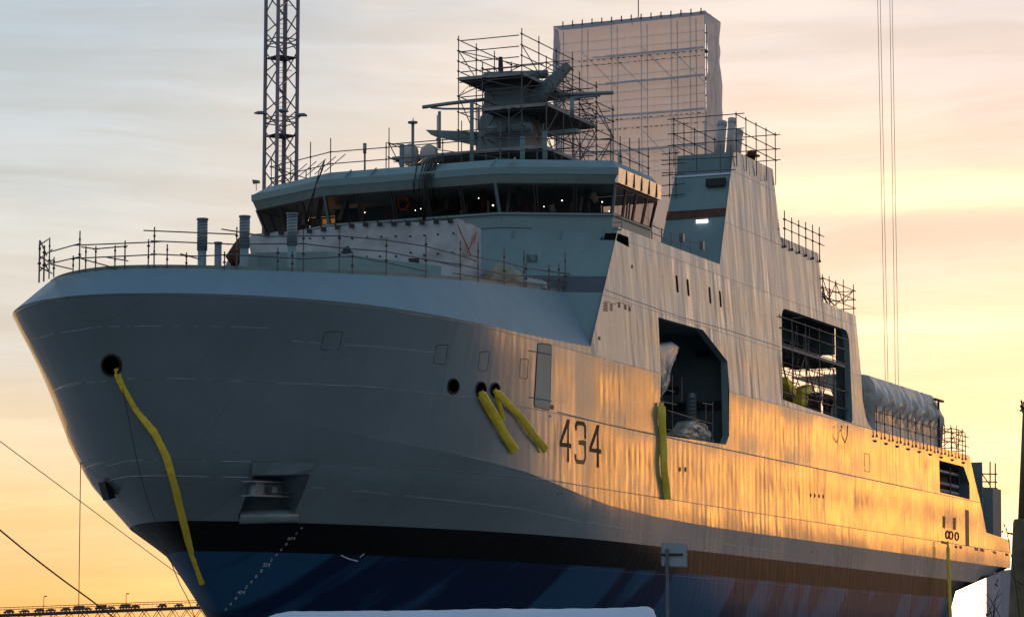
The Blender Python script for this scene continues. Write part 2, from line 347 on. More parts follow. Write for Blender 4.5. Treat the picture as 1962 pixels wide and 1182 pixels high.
def clamp_(th, p, s=.04):
    k = th.cnt.get('coupler', 0)
    if k >= 99:
        th.over.setdefault(('coupler', 'coupler'), MB()).box(Vector(p) - Vector((s, s, s)), Vector(p) + Vector((s, s, s))); return
    th.cnt['coupler'] = k + 1
    if 'cp' not in _unit:
        b = MB(); b.tube([(0, 0, -1), (0, 0, 1)], 1, 6); b.box((-1.5, -.5, -.6), (1.5, .5, .6)); me = bpy.data.meshes.new('coupler'); me.from_pydata(b.v, [], b.f); me.materials.append(M['coupler']); _unit['cp'] = me
    o = bpy.data.objects.new('coupler', _unit['cp']); COL.objects.link(o); o.parent = th.o; o.location = Vector(p) - th.loc; o.scale = (s, s, s); o.rotation_euler.z = random.random() * 3

# ------------------------------------------------------------------ ground
b = MB(); b.quad((-3000, -3000, -2.0), (4000, -3000, -2.0), (4000, 4000, -2.0), (-3000, 4000, -2.0)); o = b.build('ground', 'ground'); o['kind'] = 'structure'
# ------------------------------------------------------------------ ship hull shape
STEM = [(-2, 21), (-.75, 19.3), (0, 18), (2.42, 14.5), (4.92, 11.9), (6.07, 10.3), (7.75, 8.4), (11.2, 6.1), (12.9, 4.95), (14.2, 4.05), (20, 1)]
LW = [(-.75, 50), (1, 44), (3, 38), (4.9, 32), (6, 24), (8, 22), (11.2, 20), (14, 16), (20, 16)]
BW = [(-.75, 6.0), (-.4, 7.2), (0, 7.9), (1, 8.6), (3, 9.05), (4.9, 9.25), (6, 9.36), (7.27, 9.5), (15, 9.5)]
ZK1 = [(4, 14.14), (6.6, 14.2), (11, 14.24), (17, 14.18), (22.2, 14.22), (30, 14.44)]
ZK2 = [(6.35, 10.87), (6.8, 10.72), (7.7, 10.42), (9.2, 10.14), (11.5, 9.68), (13.9, 9.31), (18.3, 8.94), (23.4, 8.50), (27.1, 8.08), (32, 7.62), (37.4, 7.41), (45, 7.29), (51, 7.27), (104, 7.27)]
ZTOP = [(5.5, 15.27), (8, 15.33), (12, 15.55), (17.7, 15.98), (20.8, 16.25), (25.8, 16.66), (31.5, 17.12)]
ZBOT = [(80, -.75), (84, .4), (88, 3.2), (90, 5.4), (103, 7.35)]
ZSTEM = [(x, z) for z, x in STEM][::-1]
def G(t_, p=2, q=.56):
    t_ = min(1, max(0, t_)); return (1 - (1 - t_) ** p) ** q
QW = [(-.75, .66), (4.9, .68), (6.1, .66), (8.4, .575), (9.5, .56), (15, .56)]
def HBl(X, z): return interp(z, BW) * G((X - interp(z, STEM)) / interp(z, LW), 2, interp(z, QW))
def HBk(X): return 9.5 * G((X - 4.05) / 16)
def bulge(X): return .42 * math.sin(math.pi * min(1, max(0, (X - 10) / 19)))
def HB(X, z):
    if X > 30 and z > interp(X, ZK2) - 1e-4: return 9.5 - .07 * max(0, z - 14.05)
    zk = interp(X, ZK2); z1 = interp(X, ZK1)
    zs = interp(X, ZSTEM)
    if z <= zs: return 0
    if X < 6.35: zk = zs
    if z <= zk: return HBl(X, z) + (bulge(X) * max(0, (z - 6.07) / max(.1, zk - 6.07)) ** 1.5 if X > 10 and z > 6.07 else 0)
    lo = HBl(X, zk) if zk > zs + .01 else 0
    lo += bulge(X)
    k = min(1.05, (z - zk) / max(.05, z1 - zk)); lin = lo + (HBk(X) - lo) * k
    if X < 12:      # the rounded stem keeps its level-by-level shape
        m = min(1, max(0, (12 - X) / 5)); lin = lin * (1 - m) + HBl(X, min(z, z1)) * m
    return lin
def TC(X): return max(0, 8.4 * G((X - 5.5) / 15) - max(0, X - 20) * .06)
def hit(px, py, off=0.0, surf=None, s0=80):
    d = ray(px, py); h = math.hypot(d[0], d[1]); s = s0; surf = surf or HB
    while s < 230:
        x = CAM[0] + s * d[0] / h; y = CAM[1] + s * d[1] / h; z = s * d[2] / h
        if x > 3.5 and surf(x, z) > 0 and -surf(x, z) - off <= y <= surf(x, z) + off: return Vector((x, y, z))
        s += .02
    return P(px, py, Y=-9.5)
def deckhit(px, py): return hit(px, py, 0, lambda x, z: TC(x) if x > 5.5 else 0)

ship = Thing('patrol_ship', 'grey naval patrol ship on the hard, bow to the left, numbered 434', 'ship', (50, 0, -.75))
RAKE = .733
def cut(bm, poly, tan=(1, 0), org=(0, 0), ctr=None):
    """knife a convex (s,z) polygon out of the port shell; s runs along the horizontal tangent"""
    T = Vector((tan[0], tan[1], 0)); O = Vector((org[0], org[1], 0)); S = lambda c: (c - O).dot(T)
    n = len(poly)
    x0 = min(p[0] for p in poly) - .01; x1 = max(p[0] for p in poly) + .01; z0 = min(p[1] for p in poly) - .01; z1 = max(p[1] for p in poly) + .01
    def near(f):
        c = f.calc_center_median()
        if (ctr is None and c.y > .5) or (ctr is not None and (c - ctr).length > 1.5): return False
        xs = [S(v.co) for v in f.verts]; zs = [v.co.z for v in f.verts]
        return max(xs) > x0 and min(xs) < x1 and max(zs) > z0 and min(zs) < z1
    for i in range(n):
        a, c = poly[i], poly[(i + 1) % n]; nx, nz = (c[1] - a[1]), -(c[0] - a[0])
        fs = [f for f in bm.faces if near(f)]
        geom = list({e for f in fs for e in f.edges}) + list({v for f in fs for v in f.verts}) + fs
        bmesh.ops.bisect_plane(bm, geom=geom, plane_co=O + T * a[0] + Vector((0, 0, a[1])), plane_no=T * nx + Vector((0, 0, nz)), dist=1e-5)
    def inside(c):
        sg = 0; cs = S(c)
        for i in range(n):
            a, b_ = poly[i], poly[(i + 1) % n]; cr = (b_[0] - a[0]) * (c.z - a[1]) - (b_[1] - a[1]) * (cs - a[0])
            if abs(cr) < 1e-7: continue
            if sg == 0: sg = 1 if cr > 0 else -1
            elif (cr > 0) != (sg > 0): return False
        return True
    dl = [f for f in bm.faces if near(f) and inside(f.calc_center_median())]
    bmesh.ops.delete(bm, geom=dl, context='FACES')
def ell(c, rx, rz, n=20): return [(c[0] + rx * math.cos(2 * math.pi * i / n), c[1] + rz * math.sin(2 * math.pi * i / n)) for i in range(n)]
def roundpoly(pts, r, k=4):
    out_ = []; n = len(pts)
    for i in range(n):
        a, c, d = Vector(pts[i - 1]), Vector(pts[i]), Vector(pts[(i + 1) % n])
        ri = r[i] if isinstance(r, list) else r
        if ri <= 0: out_.append(tuple(c)); continue
        p0 = c + (a - c).normalized() * ri; p1 = c + (d - c).normalized() * ri
        for j in range(k + 1):
            s = j / k; out_.append(tuple(p0 * (1 - s) ** 2 + c * 2 * s * (1 - s) + p1 * s * s))
    return out_

# --- side shell (grid rows) ------------------------------------------------
su = [(i / 80) ** 2.2 for i in range(81)]
def fstrip(f0, f1, n, side, xend=30.0):
    rows = []
    for i in range(n + 1):
        s = i / n; row = []
        zst = f0(0) * (1 - s) + f1(0) * s; x0 = interp(zst, STEM)
        for u in su:
            X = x0 + (xend - x0) * u; z = f0(X) * (1 - s) + f1(X) * s; wv = min(1, u * 9); wv = wv * wv * (3 - 2 * wv); z = zst + (z - zst) * wv if s not in (0, 1) else z; z = max(z, interp(X, ZSTEM))
            row.append((X, side * (HB(X, z) if u > 0 else 0), z))
        rows.append(row)
    return rows
zs_low = [-.75, -.4, 0, 1, 2, 3, 4, 4.96]
AFT = [30 + i for i in range(0, 74)]; AFT[-1] = 102.95
def aftrows(zs, side):
    rows = []
    for z_ in zs:
        row = []
        for X in AFT:
            z = z_(X) if callable(z_) else z_; zb = interp(X, ZBOT); zz = max(z, zb)
            y = HB(X, z if X < 84 else max(z, zb))
            if z < zb: y *= max(0, 1 - (zb - z) / 6)
            row.append((X, side * y, zz))
        rows.append(row)
    return rows
def hull_mesh(side):
    b = MB()
    cst = lambda c: (lambda X: c)
    for a, c in zip(zs_low, zs_low[1:]): b.grid(fstrip(cst(a), cst(c), 2, side), 2)
    b.grid(fstrip(cst(4.96), cst(6.07), 3, side), 1)
    k2 = lambda X: interp(X, ZK2); k1 = lambda X: interp(X, ZK1)
    b.grid(fstrip(cst(6.07), k2, 8, side), 0)
    b.grid(fstrip(k2, k1, 9, side), 0)
    b.grid(aftrows(zs_low, side), 2); b.grid(aftrows([4.96, 5.5, 6.07], side), 1); b.grid(aftrows([6.07, lambda X: (6.07 + interp(X, ZK2)) / 2, lambda X: interp(X, ZK2)], side), 0)
    # keel flat and counter
    kr = [[(X, side * HB(X, -.75), -.75), (X, 0, -.75)] for X in [19.3, 20, 22, 26, 30]]
    b.grid(kr, 2)
    b.grid([[(X, side * HB(X, max(-.75, interp(X, ZBOT))) * (max(0, 1 - (interp(X, ZBOT) + .75) / 6) if X >= 80 and interp(X, ZBOT) > -.75 else 1), interp(X, ZBOT)), (X, 0, interp(X, ZBOT))] for X in AFT], 2)
    b.grid([[(X, side * HB(X, max(4.96, interp(X, ZBOT))), interp(X, ZBOT)), (X, 0, interp(X, ZBOT) + .004)] for X in AFT[56:]], 0)
    return b
CORNER_AFT = [(93.18, 13.97), (94.34, 12.55), (95.64, 11.13), (96.93, 9.35), (102.95, 9.12)]
low_out = [(30, 11.2), (30, 14.05), (70.6, 14.05), (93.1, 14.05), (93.18, 13.97), (94.34, 12.55), (95.6, 11.2)]
mid_aft = [(51, 7.27), (45, 7.29), (37.4, 7.41), (32, 7.62), (30, 7.809), (30, 11.2), (95.6, 11.2), (96.93, 9.35), (102.95, 9.12), (102.95, 7.27)]
up_out = [(30, 14.05), (30.0, 14.44), (34.44, 20.43), (48.0, 20.47), (51.4, 26.68), (51.95, 26.85), (57.7, 26.85), (57.95, 24.4), (58.1, 23.26), (64.65, 23.24), (64.6, 20.56), (70.7, 20.47),
          (70.8, 17.2), (70.72, 15.6), (71.0, 14.7), (71.5, 14.3), (72.2, 14.12), (73, 14.05)]
OP1a = [(38.75, 16.76), (44.8, 16.82), (48.05, 15.6), (47.9, 11.9), (47.4, 11.42), (39.4, 11.24), (38.3, 11.24)]
OP2 = roundpoly([(57.3, 19.38), (69.1, 19.42), (68.4, 14.12), (56.3, 14.42)], [.7, .8, .4, .05])
OP3 = roundpoly([(86.0, 13.28), (91.7, 13.26), (93.0, 12.3), (93.0, 11.26), (86.05, 11.32)], [.15, .1, .1, .05, .1])
port = hull_mesh(-1)
def sidepoly(b, pts, mi, side=-1):
    # slice in x so long thin triangles do not appear: tessellate the outline directly
    p3 = [(x, side * HB(max(x, 30.01), z), z) for x, z in pts]
    tr = tessellate_polygon([[Vector((x, z, 0)) for x, z in pts]]); b.add(p3, [tuple(q) for q in tr], mi)
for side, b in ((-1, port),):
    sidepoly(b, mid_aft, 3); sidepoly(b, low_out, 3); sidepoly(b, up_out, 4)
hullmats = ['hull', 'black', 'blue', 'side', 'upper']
def hull_build(b, side, name='hull'):
    me = bpy.data.meshes.new(name); me.from_pydata(b.v, [], b.f)
    for m_ in hullmats: me.materials.append(M[m_])
    me.polygons.foreach_set('material_index', b.m)
    bm = bmesh.new(); bm.from_mesh(me)
    for c, T, rim, rx in HAWSE[:1] if side > 0 else []: cut(bm, [((p - c).dot(T), p.z) for p in rim], (T.x, T.y), (c.x, c.y), c)
    if side < 0:
        for c, T, rim, rx in HAWSE: cut(bm, [((p - c).dot(T), p.z) for p in rim], (T.x, T.y), (c.x, c.y), c)
        for pl in CUTS: cut(bm, pl)
    for f in bm.faces: f.smooth = f.material_index < 3
    for v in bm.verts: v.co -= ship.loc
    bmesh.ops.recalc_face_normals(bm, faces=bm.faces)
    bm.to_mesh(me); bm.free()
    o = bpy.data.objects.new(name, me); COL.objects.link(o); o.parent = ship.o; return o
def XZ(px, py):
    v = hit(px, py); return (v.x, v.z)
HAWSE = []
for (px, py, rx, ry) in [(214, 700, 18, 20), (868, 740, 10.5, 14), (921, 746, 9.5, 14), (948, 746, 8.5, 12), (1833, 1027, 3.2, 7.5), (1822, 1025, 3.2, 7.5), (1815, 1024, 3.0, 7.5)]:
    rim = [hit(px + rx * math.cos(2 * math.pi * i / 22), py + ry * math.sin(2 * math.pi * i / 22)) for i in range(22)]
    c = sum(rim, Vector()) / 22; r0 = hit(px - rx, py); r1 = hit(px + rx, py); T = (r1 - r0); T.z = 0; T.normalize()
    HAWSE.append((c, T, rim, rx))
CUTS = []
PX_POCKET = [(484, 912), (592, 908), (560, 992), (455, 992)]
POCKET = [XZ(*p) for p in PX_POCKET]
CUTS.append(POCKET)
CUTS.append([p for p in [(38.75, 16.76), (44.8, 16.82), (48.05, 15.6), (47.9, 11.9), (47.4, 11.42), (39.4, 11.24), (38.3, 11.24)]])
CUTS += [OP2, OP3]
SLOTS = [(1297, 544, .15, .42), (1318, 551, .15, .42), (1360, 566, .14, .42), (1380, 573, .14, .42)]
for px, py, rx, rz in SLOTS:
    x, z = XZ(px, py); CUTS.append(roundpoly([(x - rx, z - rz), (x + rx, z - rz), (x + rx, z + rz), (x - rx, z + rz)], .1, 2))
WINGSLOT = [(33.15 + .0, 19.65), (34.6, 19.70), (34.6, 20.08), (33.0, 20.05)]
CUTS.append([(34.02, 19.74), (35.6, 19.64), (35.6, 20.12), (34.28, 20.12)])
hull_build(port, -1)
# starboard: same shell, one plain wall
stb = hull_mesh(1)
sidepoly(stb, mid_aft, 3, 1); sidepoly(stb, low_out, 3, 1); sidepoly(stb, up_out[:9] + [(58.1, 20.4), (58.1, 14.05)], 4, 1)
stb2 = hull_build(stb, 1)

def liner(poly, depth, name, mt='dark', inset=0, back=True, proud=.004):
    b = MB(); pts = []
    n = len(poly)
    for i in range(n):
        a, c = poly[i], poly[(i + 1) % n]
        for k in range(4):
            s = k / 4; x = a[0] + (c[0] - a[0]) * s; z = a[1] + (c[1] - a[1]) * s; pts.append((x, -HB(x, z), z))
    rim = pts; inn = [(x, y + depth, z) for x, y, z in pts]
    b.grid([rim, inn], close=True)
    if back:
        cx = sum(p[0] for p in inn) / len(inn); cy = max(p[1] for p in inn); cz = sum(p[2] for p in inn) / len(inn)
        b.add([(cx, cy, cz)] + inn, [(0, i + 1, (i + 1) % len(inn) + 1) for i in range(len(inn))])
    return b.build(name, mt, ship)
for c, T, rim, rx in HAWSE:
    N = Vector((-T.y, T.x, 0)); b = MB(); inn = [p + N * (1.0 if rx > 5 else .5) for p in rim]; b.grid([rim, inn], close=True); b.quad(*inn)
    b.build('hawse_pipe', 'void', ship)
    b = MB(); rp = [p - N * .02 for p in rim]; b.tube(rp + [rp[0]], .055 if rx > 15 else .04, 6, caps=False); b.build('hawse_lip', 'coupler', ship, True)
for q in CUTS[4:-1]: liner(q, .35, 'scuttle_recess')
liner(OP3, 2.2, 'mooring_bay', 'bay')
liner(CUTS[-1], .5, 'wing_recess', 'void')

# anchor pocket -------------------------------------------------------------
pk = [Vector((x, -HB(x, z), z)) for x, z in POCKET]       # tl, tr, br, bl
b = MB()
inn = [pk[0] + Vector((.3, 1.9, -.1)), pk[1] + Vector((.2, 1.7, -.1)), pk[2] + Vector((.3, .65, .35)), pk[3] + Vector((.4, .65, .35))]
for i in range(4): b.quad(pk[i], pk[(i + 1) % 4], inn[(i + 1) % 4], inn[i])
b.quad(*inn); b.build('anchor_pocket', 'bay', ship)
b = MB()  # hood plate above the pocket, standing proud of the shell
hd = [(488, 887), (606, 884), (598, 900), (560, 910), (484, 911)]
fr_ = [hit(*p, off=.0) for p in hd]; ot = [hit(*p, off=.22) for p in [(484, 886), (606, 882), (600, 898), (560, 909), (482, 910)]]
b.add(fr_ + ot, [(5, 6, 7, 8, 9)] + [(i, (i + 1) % 5, 5 + (i + 1) % 5, 5 + i) for i in range(5)])
b.build('pocket_hood', 'hull', ship)
b = MB()   # rounded sill of the pocket
a0 = hit(458, 990, off=-.25); a1 = hit(568, 988, off=-.2); b.tube([a0, a1], .27, 14); b.build('pocket_sill', 'hull', ship, True)
anc = Thing('anchor', 'pale grey stockless anchor housed in the square pocket low on the port bow', 'anchor', tuple(hit(530, 940)))
A = lambda px, py, o=0: P(px, py, Y=hit(530, 935).y + .35 + o)
b = MB(); q = [A(491, 921), A(574, 925), A(570, 951), A(487, 948)]
b.hexa(q, [v + Vector((.1, .35, 0)) for v in q]); b.build('crown', 'bay', anc)
for x0, x1 in ((491, 506), (555, 572)):
    b = MB(); q = [A(x0, 922, -.22), A(x1, 923, -.16), A(x1 - 2, 949, -.16), A(x0 - 3, 948, -.22)]; b.hexa(q, [v + Vector((.02, .2, 0)) for v in q]); b.build('fluke', 'duct', anc)
b = MB(); q = [A(486, 920, -.3), A(577, 924, -.3), A(577, 927, -.3), A(486, 923, -.3)]; b.hexa(q, [v + Vector((.05, .5, 0)) for v in q])
q = [A(484, 947, -.3), A(572, 950, -.3), A(572, 953, -.3), A(484, 950, -.3)]; b.hexa(q, [v + Vector((.05, .5, 0)) for v in q]); b.build('flange', 'duct', anc)
b = MB(); q = [A(522, 932, -.3), A(531, 932, -.3), A(531, 944, -.3), A(522, 944, -.3)]; b.hexa(q, [v + Vector((.02, .25, 0)) for v in q]); b.box(A(515, 938, -.1), A(540, 946, .1)); b.build('shank', 'duct', anc)
# starboard pocket hood shows on the outline of the bow
c0 = hit(212, 925); b = MB(); q = [P(200, 922, Y=c0.y + .2), P(212, 925, Y=c0.y + .2), P(222, 953, Y=c0.y + .2), P(210, 957, Y=c0.y + .2)]
b.hexa(q, [v + Vector((.5, .6, 0)) for v in q]); b.build('pocket_hood', 'dark', ship)

# chamfer strip between knuckle and deck edge -------------------------------
def kxyz(u, side): X = 4.05 + 25.95 * u; return Vector((X, side * HBk(X), interp(X, ZK1)))
def txyz(u, side): X = 5.5 + 26.1 * u; return Vector((X, side * TC(X), interp(X, ZTOP)))
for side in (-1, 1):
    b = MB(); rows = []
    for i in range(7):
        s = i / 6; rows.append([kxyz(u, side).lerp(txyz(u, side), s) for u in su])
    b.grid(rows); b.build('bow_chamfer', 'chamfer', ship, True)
b = MB(); b.grid([[txyz(u, -1) for u in su], [txyz(u, 1) for u in su]]); b.build('forecastle_deck', 'teal', ship)
b = MB()
for side in (-1, 1):     # low coaming along the deck edge
    r_ = [txyz(u, side) + Vector((.12, -side * .12, 0)) for u in su]; b.grid([r_, [v + Vector((0, 0, .16)) for v in r_]])
b.build('deck_coaming', 'pale', ship)

# superstructure front -------------------------------------------------------
def fplan(y, z): return 31.8 + max(0, abs(y) - 4.4) * .57 + RAKE * (z - 20.43)
def fr_w(z): return HB(33, z) - .002
b = MB(); ys = None
levels = [(14.0, 0), (17.12, 0), (17.122, 1), (17.92, 1), (17.922, 0), (20.43, 0)]
for (za, ma), (zb_, mb_) in zip(levels, levels[1:]):
    if ma != mb_: continue
    def pl(z): wv = fr_w(z); return [(fplan(y, z), y, z) for y in (-wv, -4.4, 4.4, wv)]
    b.grid([pl(za), pl(zb_)], ma)
b.build('front_bulkhead', ['teal', 'greyband'], ship)
b = MB(); b.quad(*[(fplan(y, z) - .004, y, z) for y, z in ((-9.09, 19.74), (-8.45, 19.76), (-8.62, 20.12), (-9.05, 20.12))]); b.build('wing_recess_shade_plate', 'void', ship)  # flat black plate stands in for the shaded recess
# decks and bulkheads inside the shell
b = MB()
b.box((34.5, -8.98, 20.2), (48.2, 8.98, 20.28)); b.box((48.2, -8.9, 20.18), (58.0, 8.9, 20.3)); b.box((58.0, -8.98, 20.32), (70.6, 8.98, 20.44))
b.box((50, -9.3, 13.95), (93, 9.3, 14.02))
b.build('deck', 'teal', ship)
for q in (((55.9, -8.98, 14.0), (56.0, 8.8, 20.2)), ((69.0, -8.3, 18.1), (69.1, -1.0, 20.28)), ((60.5, -6.0, 18.9), (68.6, -5.9, 20.28)), ((69.2, -8.95, 14.0), (69.5, -8.3, 20.3)), ((56, -1.2, 14.02), (70, -1.0, 20.3))):
    b = MB(); b.box(*q); b.build("bulkhead", "bay", ship)
b = MB(); b.box((96.9, -9.3, 9.2), (97.0, 9.3, 13.9)); b.build("bulkhead", "bay", ship)
b = MB(); b.box((96.9, -9.3, 9.05), (102.9, 9.3, 9.12)); b.quad((102.95, -9.5, 7.27), (102.95, 9.5, 7.27), (102.95, 9.5, 9.12), (102.95, -9.5, 9.12)); b.build('transom', 'hull', ship)
# boat bay behind the forward opening
b = MB(); X0, X1, Y0, Y1, Z0, Z1 = 36.6, 49.4, -9.42, -4.6, 11.1, 17.0
b.quad((X0, Y1, Z0), (X1, Y1, Z0), (X1, Y1, Z1), (X0, Y1, Z1)); b.quad((X1, Y0, Z0), (X1, Y1, Z0), (X1, Y1, Z1), (X1, Y0 + .2, Z1)); b.quad((X0, Y0, Z0), (X0, Y1, Z0), (X0, Y1, Z1), (X0, Y0 + .2, Z1))
b.quad((X0, Y0, Z0), (X1, Y0, Z0), (X1, Y1, Z0), (X0, Y1, Z0)); b.quad((X0, Y0 + .2, Z1), (X1, Y0 + .2, Z1), (X1, Y1, Z1), (X0, Y1, Z1)); b.build('boat_bay', 'bay', ship)
b = MB(); b.box((49.1, -9.2, 13.4), (49.35, -4.65, 13.75)); b.box((49.2, -6.3, 14.25), (49.38, -5.5, 14.6)); b.box((49.2, -8.0, 16.0), (49.38, -7.3, 16.35)); b.build('bay_stiffener', 'dark', ship)
# opening edges
for q, nm in ((OP2, 'opening_rim'), (CUTS[1], 'opening_rim')):
    b = MB(); rim = [(x, -HB(x, z) - .002, z) for x, z in q]; b.grid([rim, [(x, y + .35, z) for x, y, z in rim]], close=True); b.build(nm, 'teal', ship)
# casing
def prism(name, mt, pts, y0, y1, front_in=0):
    b = MB(); n = len(pts)
    A_ = [(x, y0(z) if callable(y0) else y0, z) for x, z in pts]; B_ = [(x, y1, z) for x, z in pts]
    b.add(A_ + B_, [tuple(range(n)), tuple(range(n, 2 * n))[::-1]] + [(i, (i + 1) % n, n + (i + 1) % n, n + i) for i in range(n)]); return b.build(name, mt, ship)
yin = lambda z: -(HB(40, z) - .03)
fx = lambda z: 48.12 + (z - 20.45) * .546
prism('casing', 'teal', [(fx(20.1), 20.1), (fx(25.5), 25.5), (57.6, 25.5), (58.0, 23.2), (58.0, 20.1)], yin, -5.6)
prism('casing', 'teal', [(51.45, 25.5), (51.55, 26.78), (57.55, 26.8), (57.7, 25.5)], yin, -5.5)
prism('casing_ledge', 'snow', [(fx(25.5) - .05, 25.505), (51.45, 25.505), (51.45, 25.66), (fx(25.5) + .05, 25.62)], yin, -5.5)
prism('rust_band', 'rust', [(fx(23.15) - .05, 23.15), (fx(23.15), 23.15), (fx(23.6), 23.6), (fx(23.6) - .05, 23.6)], yin, -5.6)
prism('casing_aft', 'teal', [(58.0, 20.3), (58.0, 23.2), (64.55, 23.2), (64.5, 20.5)], yin, -4.6)
# dark box standing in for a small recess near the casing front top
b = MB(); b.box((50.3, -8.5, 24.85), (50.62, -7.5, 25.25)); b.build('louvre', 'dark', ship)
# ------------------------------------------------------------------ wheelhouse
def wplan(s, w, z, xa=38.9):
    return [Vector((xa, -w, z)), Vector((33.35 + s, -w, z)), Vector((30.95 + s, -4.35, z)), Vector((30.95 + s, 4.35, z)), Vector((33.35 + s, w, z)), Vector((xa, w, z))]
b = MB()
b.grid([wplan(0, 9.42, 22.66), wplan(-.02, 9.44, 22.98)], close=True); b.grid([wplan(.05, 9.36, 23.0), wplan(.72, 8.95, 23.44)], close=True)
b.grid([wplan(-.02, 9.44, 22.98), wplan(.05, 9.36, 23.0)], close=True); b.poly(wplan(.72, 8.95, 23.44)); b.poly(wplan(0, 9.42, 22.66))
b.build('wheelhouse_roof', 'tealroof', ship)
b = MB(); b.grid([wplan(.03, 9.38, 22.655), wplan(.20, 9.26, 22.26)], close=True); b.build('wheelhouse_header', 'pale', ship)
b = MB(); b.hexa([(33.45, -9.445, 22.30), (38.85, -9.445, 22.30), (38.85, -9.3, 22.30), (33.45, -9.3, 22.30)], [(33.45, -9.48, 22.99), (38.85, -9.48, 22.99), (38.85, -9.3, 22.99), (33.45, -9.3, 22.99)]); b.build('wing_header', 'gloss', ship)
for k in range(5): b = MB(); b.box((34.4 + k * .95, -9.50, 22.32), (34.45 + k * .95, -9.46, 22.97)); b.build('header_rib', 'rust', ship)
b = MB(); b.box((37.2, 5.2, 20.98), (37.3, 7.6, 22.25)); b.build('glowing_orange_curtain', 'curtain', ship)
rn = random.Random(5)
for k in range(9):
    b = MB(); c = Vector((rn.uniform(33.9, 35.6), rn.uniform(-8.6, 5), rn.uniform(21.0, 22.2))); b.box(c - Vector((.01, .012, .02)), c + Vector((.01, .012, .02))); b.build('sparkle_speck', 'spot', ship)  # glowing specks scattered at random, added for sparkle behind the glass
for k in range(40):
    y = rn.uniform(-8.4, 8.4); x = rn.uniform(33.8, 35.5); z0_ = 20.95 + (rn.random() < .4) * rn.uniform(.2, .8); b = MB(); b.beam((x, y, z0_), (x + rn.uniform(-.2, .2), y + rn.uniform(-.35, .35), z0_ + rn.uniform(.4, 1.3)), rn.uniform(.04, .22), rn.uniform(.04, .3)); b.build('equipment', rn.choice(['frame', 'coupler', 'rust', 'duct', 'covergrey']), ship)
b = MB()
b.grid([wplan(.75, 8.9, 20.93), wplan(.75, 8.88, 20.1)], close=True); b.build('wheelhouse_sill', 'tealroof', ship)
b = MB(); b.grid([wplan(.62, 8.98, 20.99), wplan(.62, 8.98, 20.90)]); b.poly(wplan(.62, 8.98, 20.90)); b.build('sill_ledge', 'teal', ship)
b = MB(); b.box((36.2, -6.4, 20.1), (36.4, 6.4, 22.5)); b.build('wheelhouse_bulkhead', 'dark', ship)
b = MB(); b.box((32.6, -1.2, 20.95), (33.6, 1.2, 21.5)); b.build('console', 'dark', ship)
def window(bl, br, tl, tr_, parent=None, fw=.075, glass=True):
    n = ((br - bl).cross(tl - bl)).normalized()
    if n.dot(Vector((-.8, -.6, 0))) < 0: n = -n
    o = [bl, br, tr_, tl]; c = sum(o, Vector()) / 4
    w1 = (br - bl).length; h1 = (tl - bl).length
    def ins(p, k):
        u = (br - bl).normalized(); v = (tl - bl).normalized(); su_ = 1 if (p - c).dot(u) < 0 else -1; sv_ = 1 if (p - c).dot(v) < 0 else -1
        return p + u * su_ * k + v * sv_ * k
    i = [ins(p, fw) for p in o]; f = MB(); d = n * .035
    for k in range(4):
        a, e = k, (k + 1) % 4
        f.hexa([o[a] - d, o[e] - d, i[e] - d, i[a] - d], [o[a] + d, o[e] + d, i[e] + d, i[a] + d])
    fo = f.build('window', 'frame', ship)
    g = MB(); g.add(i, [(0, 1, 2, 3)]); off = Sub(fo, ship.loc); g.build('pane', 'glass', off); return fo
def facet(lo, hi, n, gap=.05):
    (a0, a1), (b0, b1) = lo, hi
    for k in range(n):
        f0 = k / n; f1 = (k + 1) / n; L_ = (a1 - a0).length; e = gap / L_ / 2
        window(a0.lerp(a1, f0 + e), a0.lerp(a1, f1 - e), b0.lerp(b1, f0 + e), b0.lerp(b1, f1 - e))
lo = wplan(.73, 8.9, 20.97); hi = wplan(.21, 9.25, 22.27)
facet((lo[3], lo[2]), (hi[3], hi[2]), 5); facet((lo[2], lo[1]), (hi[2], hi[1]), 3); facet((lo[4], lo[3]), (hi[4], hi[3]), 3)
facet((lo[1], lo[0]), (hi[1], hi[0]), 4); facet((lo[5], lo[4]), (hi[5], hi[4]), 4)
for k in (1, 2, 3, 4): b = MB(); b.tube([lo[k], hi[k]], .075, 6); b.build('corner_post', 'mastpaint', ship)
facet((Vector((38.9, -8.9, 20.97)), Vector((38.9, -6.4, 20.97))), (Vector((38.9, -9.2, 22.27)), Vector((38.9, -6.4, 22.27))), 2)
facet((Vector((38.9, 6.4, 20.97)), Vector((38.9, 8.9, 20.97))), (Vector((38.9, 6.4, 22.27)), Vector((38.9, 9.2, 22.27))), 2)
b = MB(); b.box((38.8, -6.4, 20.1), (38.9, 6.4, 22.6)); b.build('wheelhouse_bulkhead', 'teal', ship)
for yy, zz in ((6.2, 21.5), (4.9, 21.3), (4.2, 21.9), (2.9, 21.75), (.2, 21.25), (-1.7, 21.3), (-3.9, 21.5), (-6.1, 21.9), (-8.1, 21.7), (3.4, 21.2), (1.1, 21.75), (-.5, 21.4), (-2.6, 21.9), (-5.2, 21.3), (-7.2, 21.35), (2.1, 21.6)):
    b = MB(); b.tube([(34.8, yy, zz), (34.85, yy, zz)], .018 + .02 * ((yy * 7) % 1), 8); b.build('lamp_and_sparkle', 'spot', ship)  # interior lights, with more glowing specks added for sparkle
b = MB(); ring = [Vector((31.75, .55 + .28 * math.cos(a_ / 16 * 2 * math.pi), 21.72 + .28 * math.sin(a_ / 16 * 2 * math.pi))) for a_ in range(17)]; b.tube(ring, .07, 8, caps=False)
single(b, 'life_ring', 'orange', 'orange life ring showing through the middle bridge windows', 'life ring', (31.75, .55, 21.4), smooth=True)
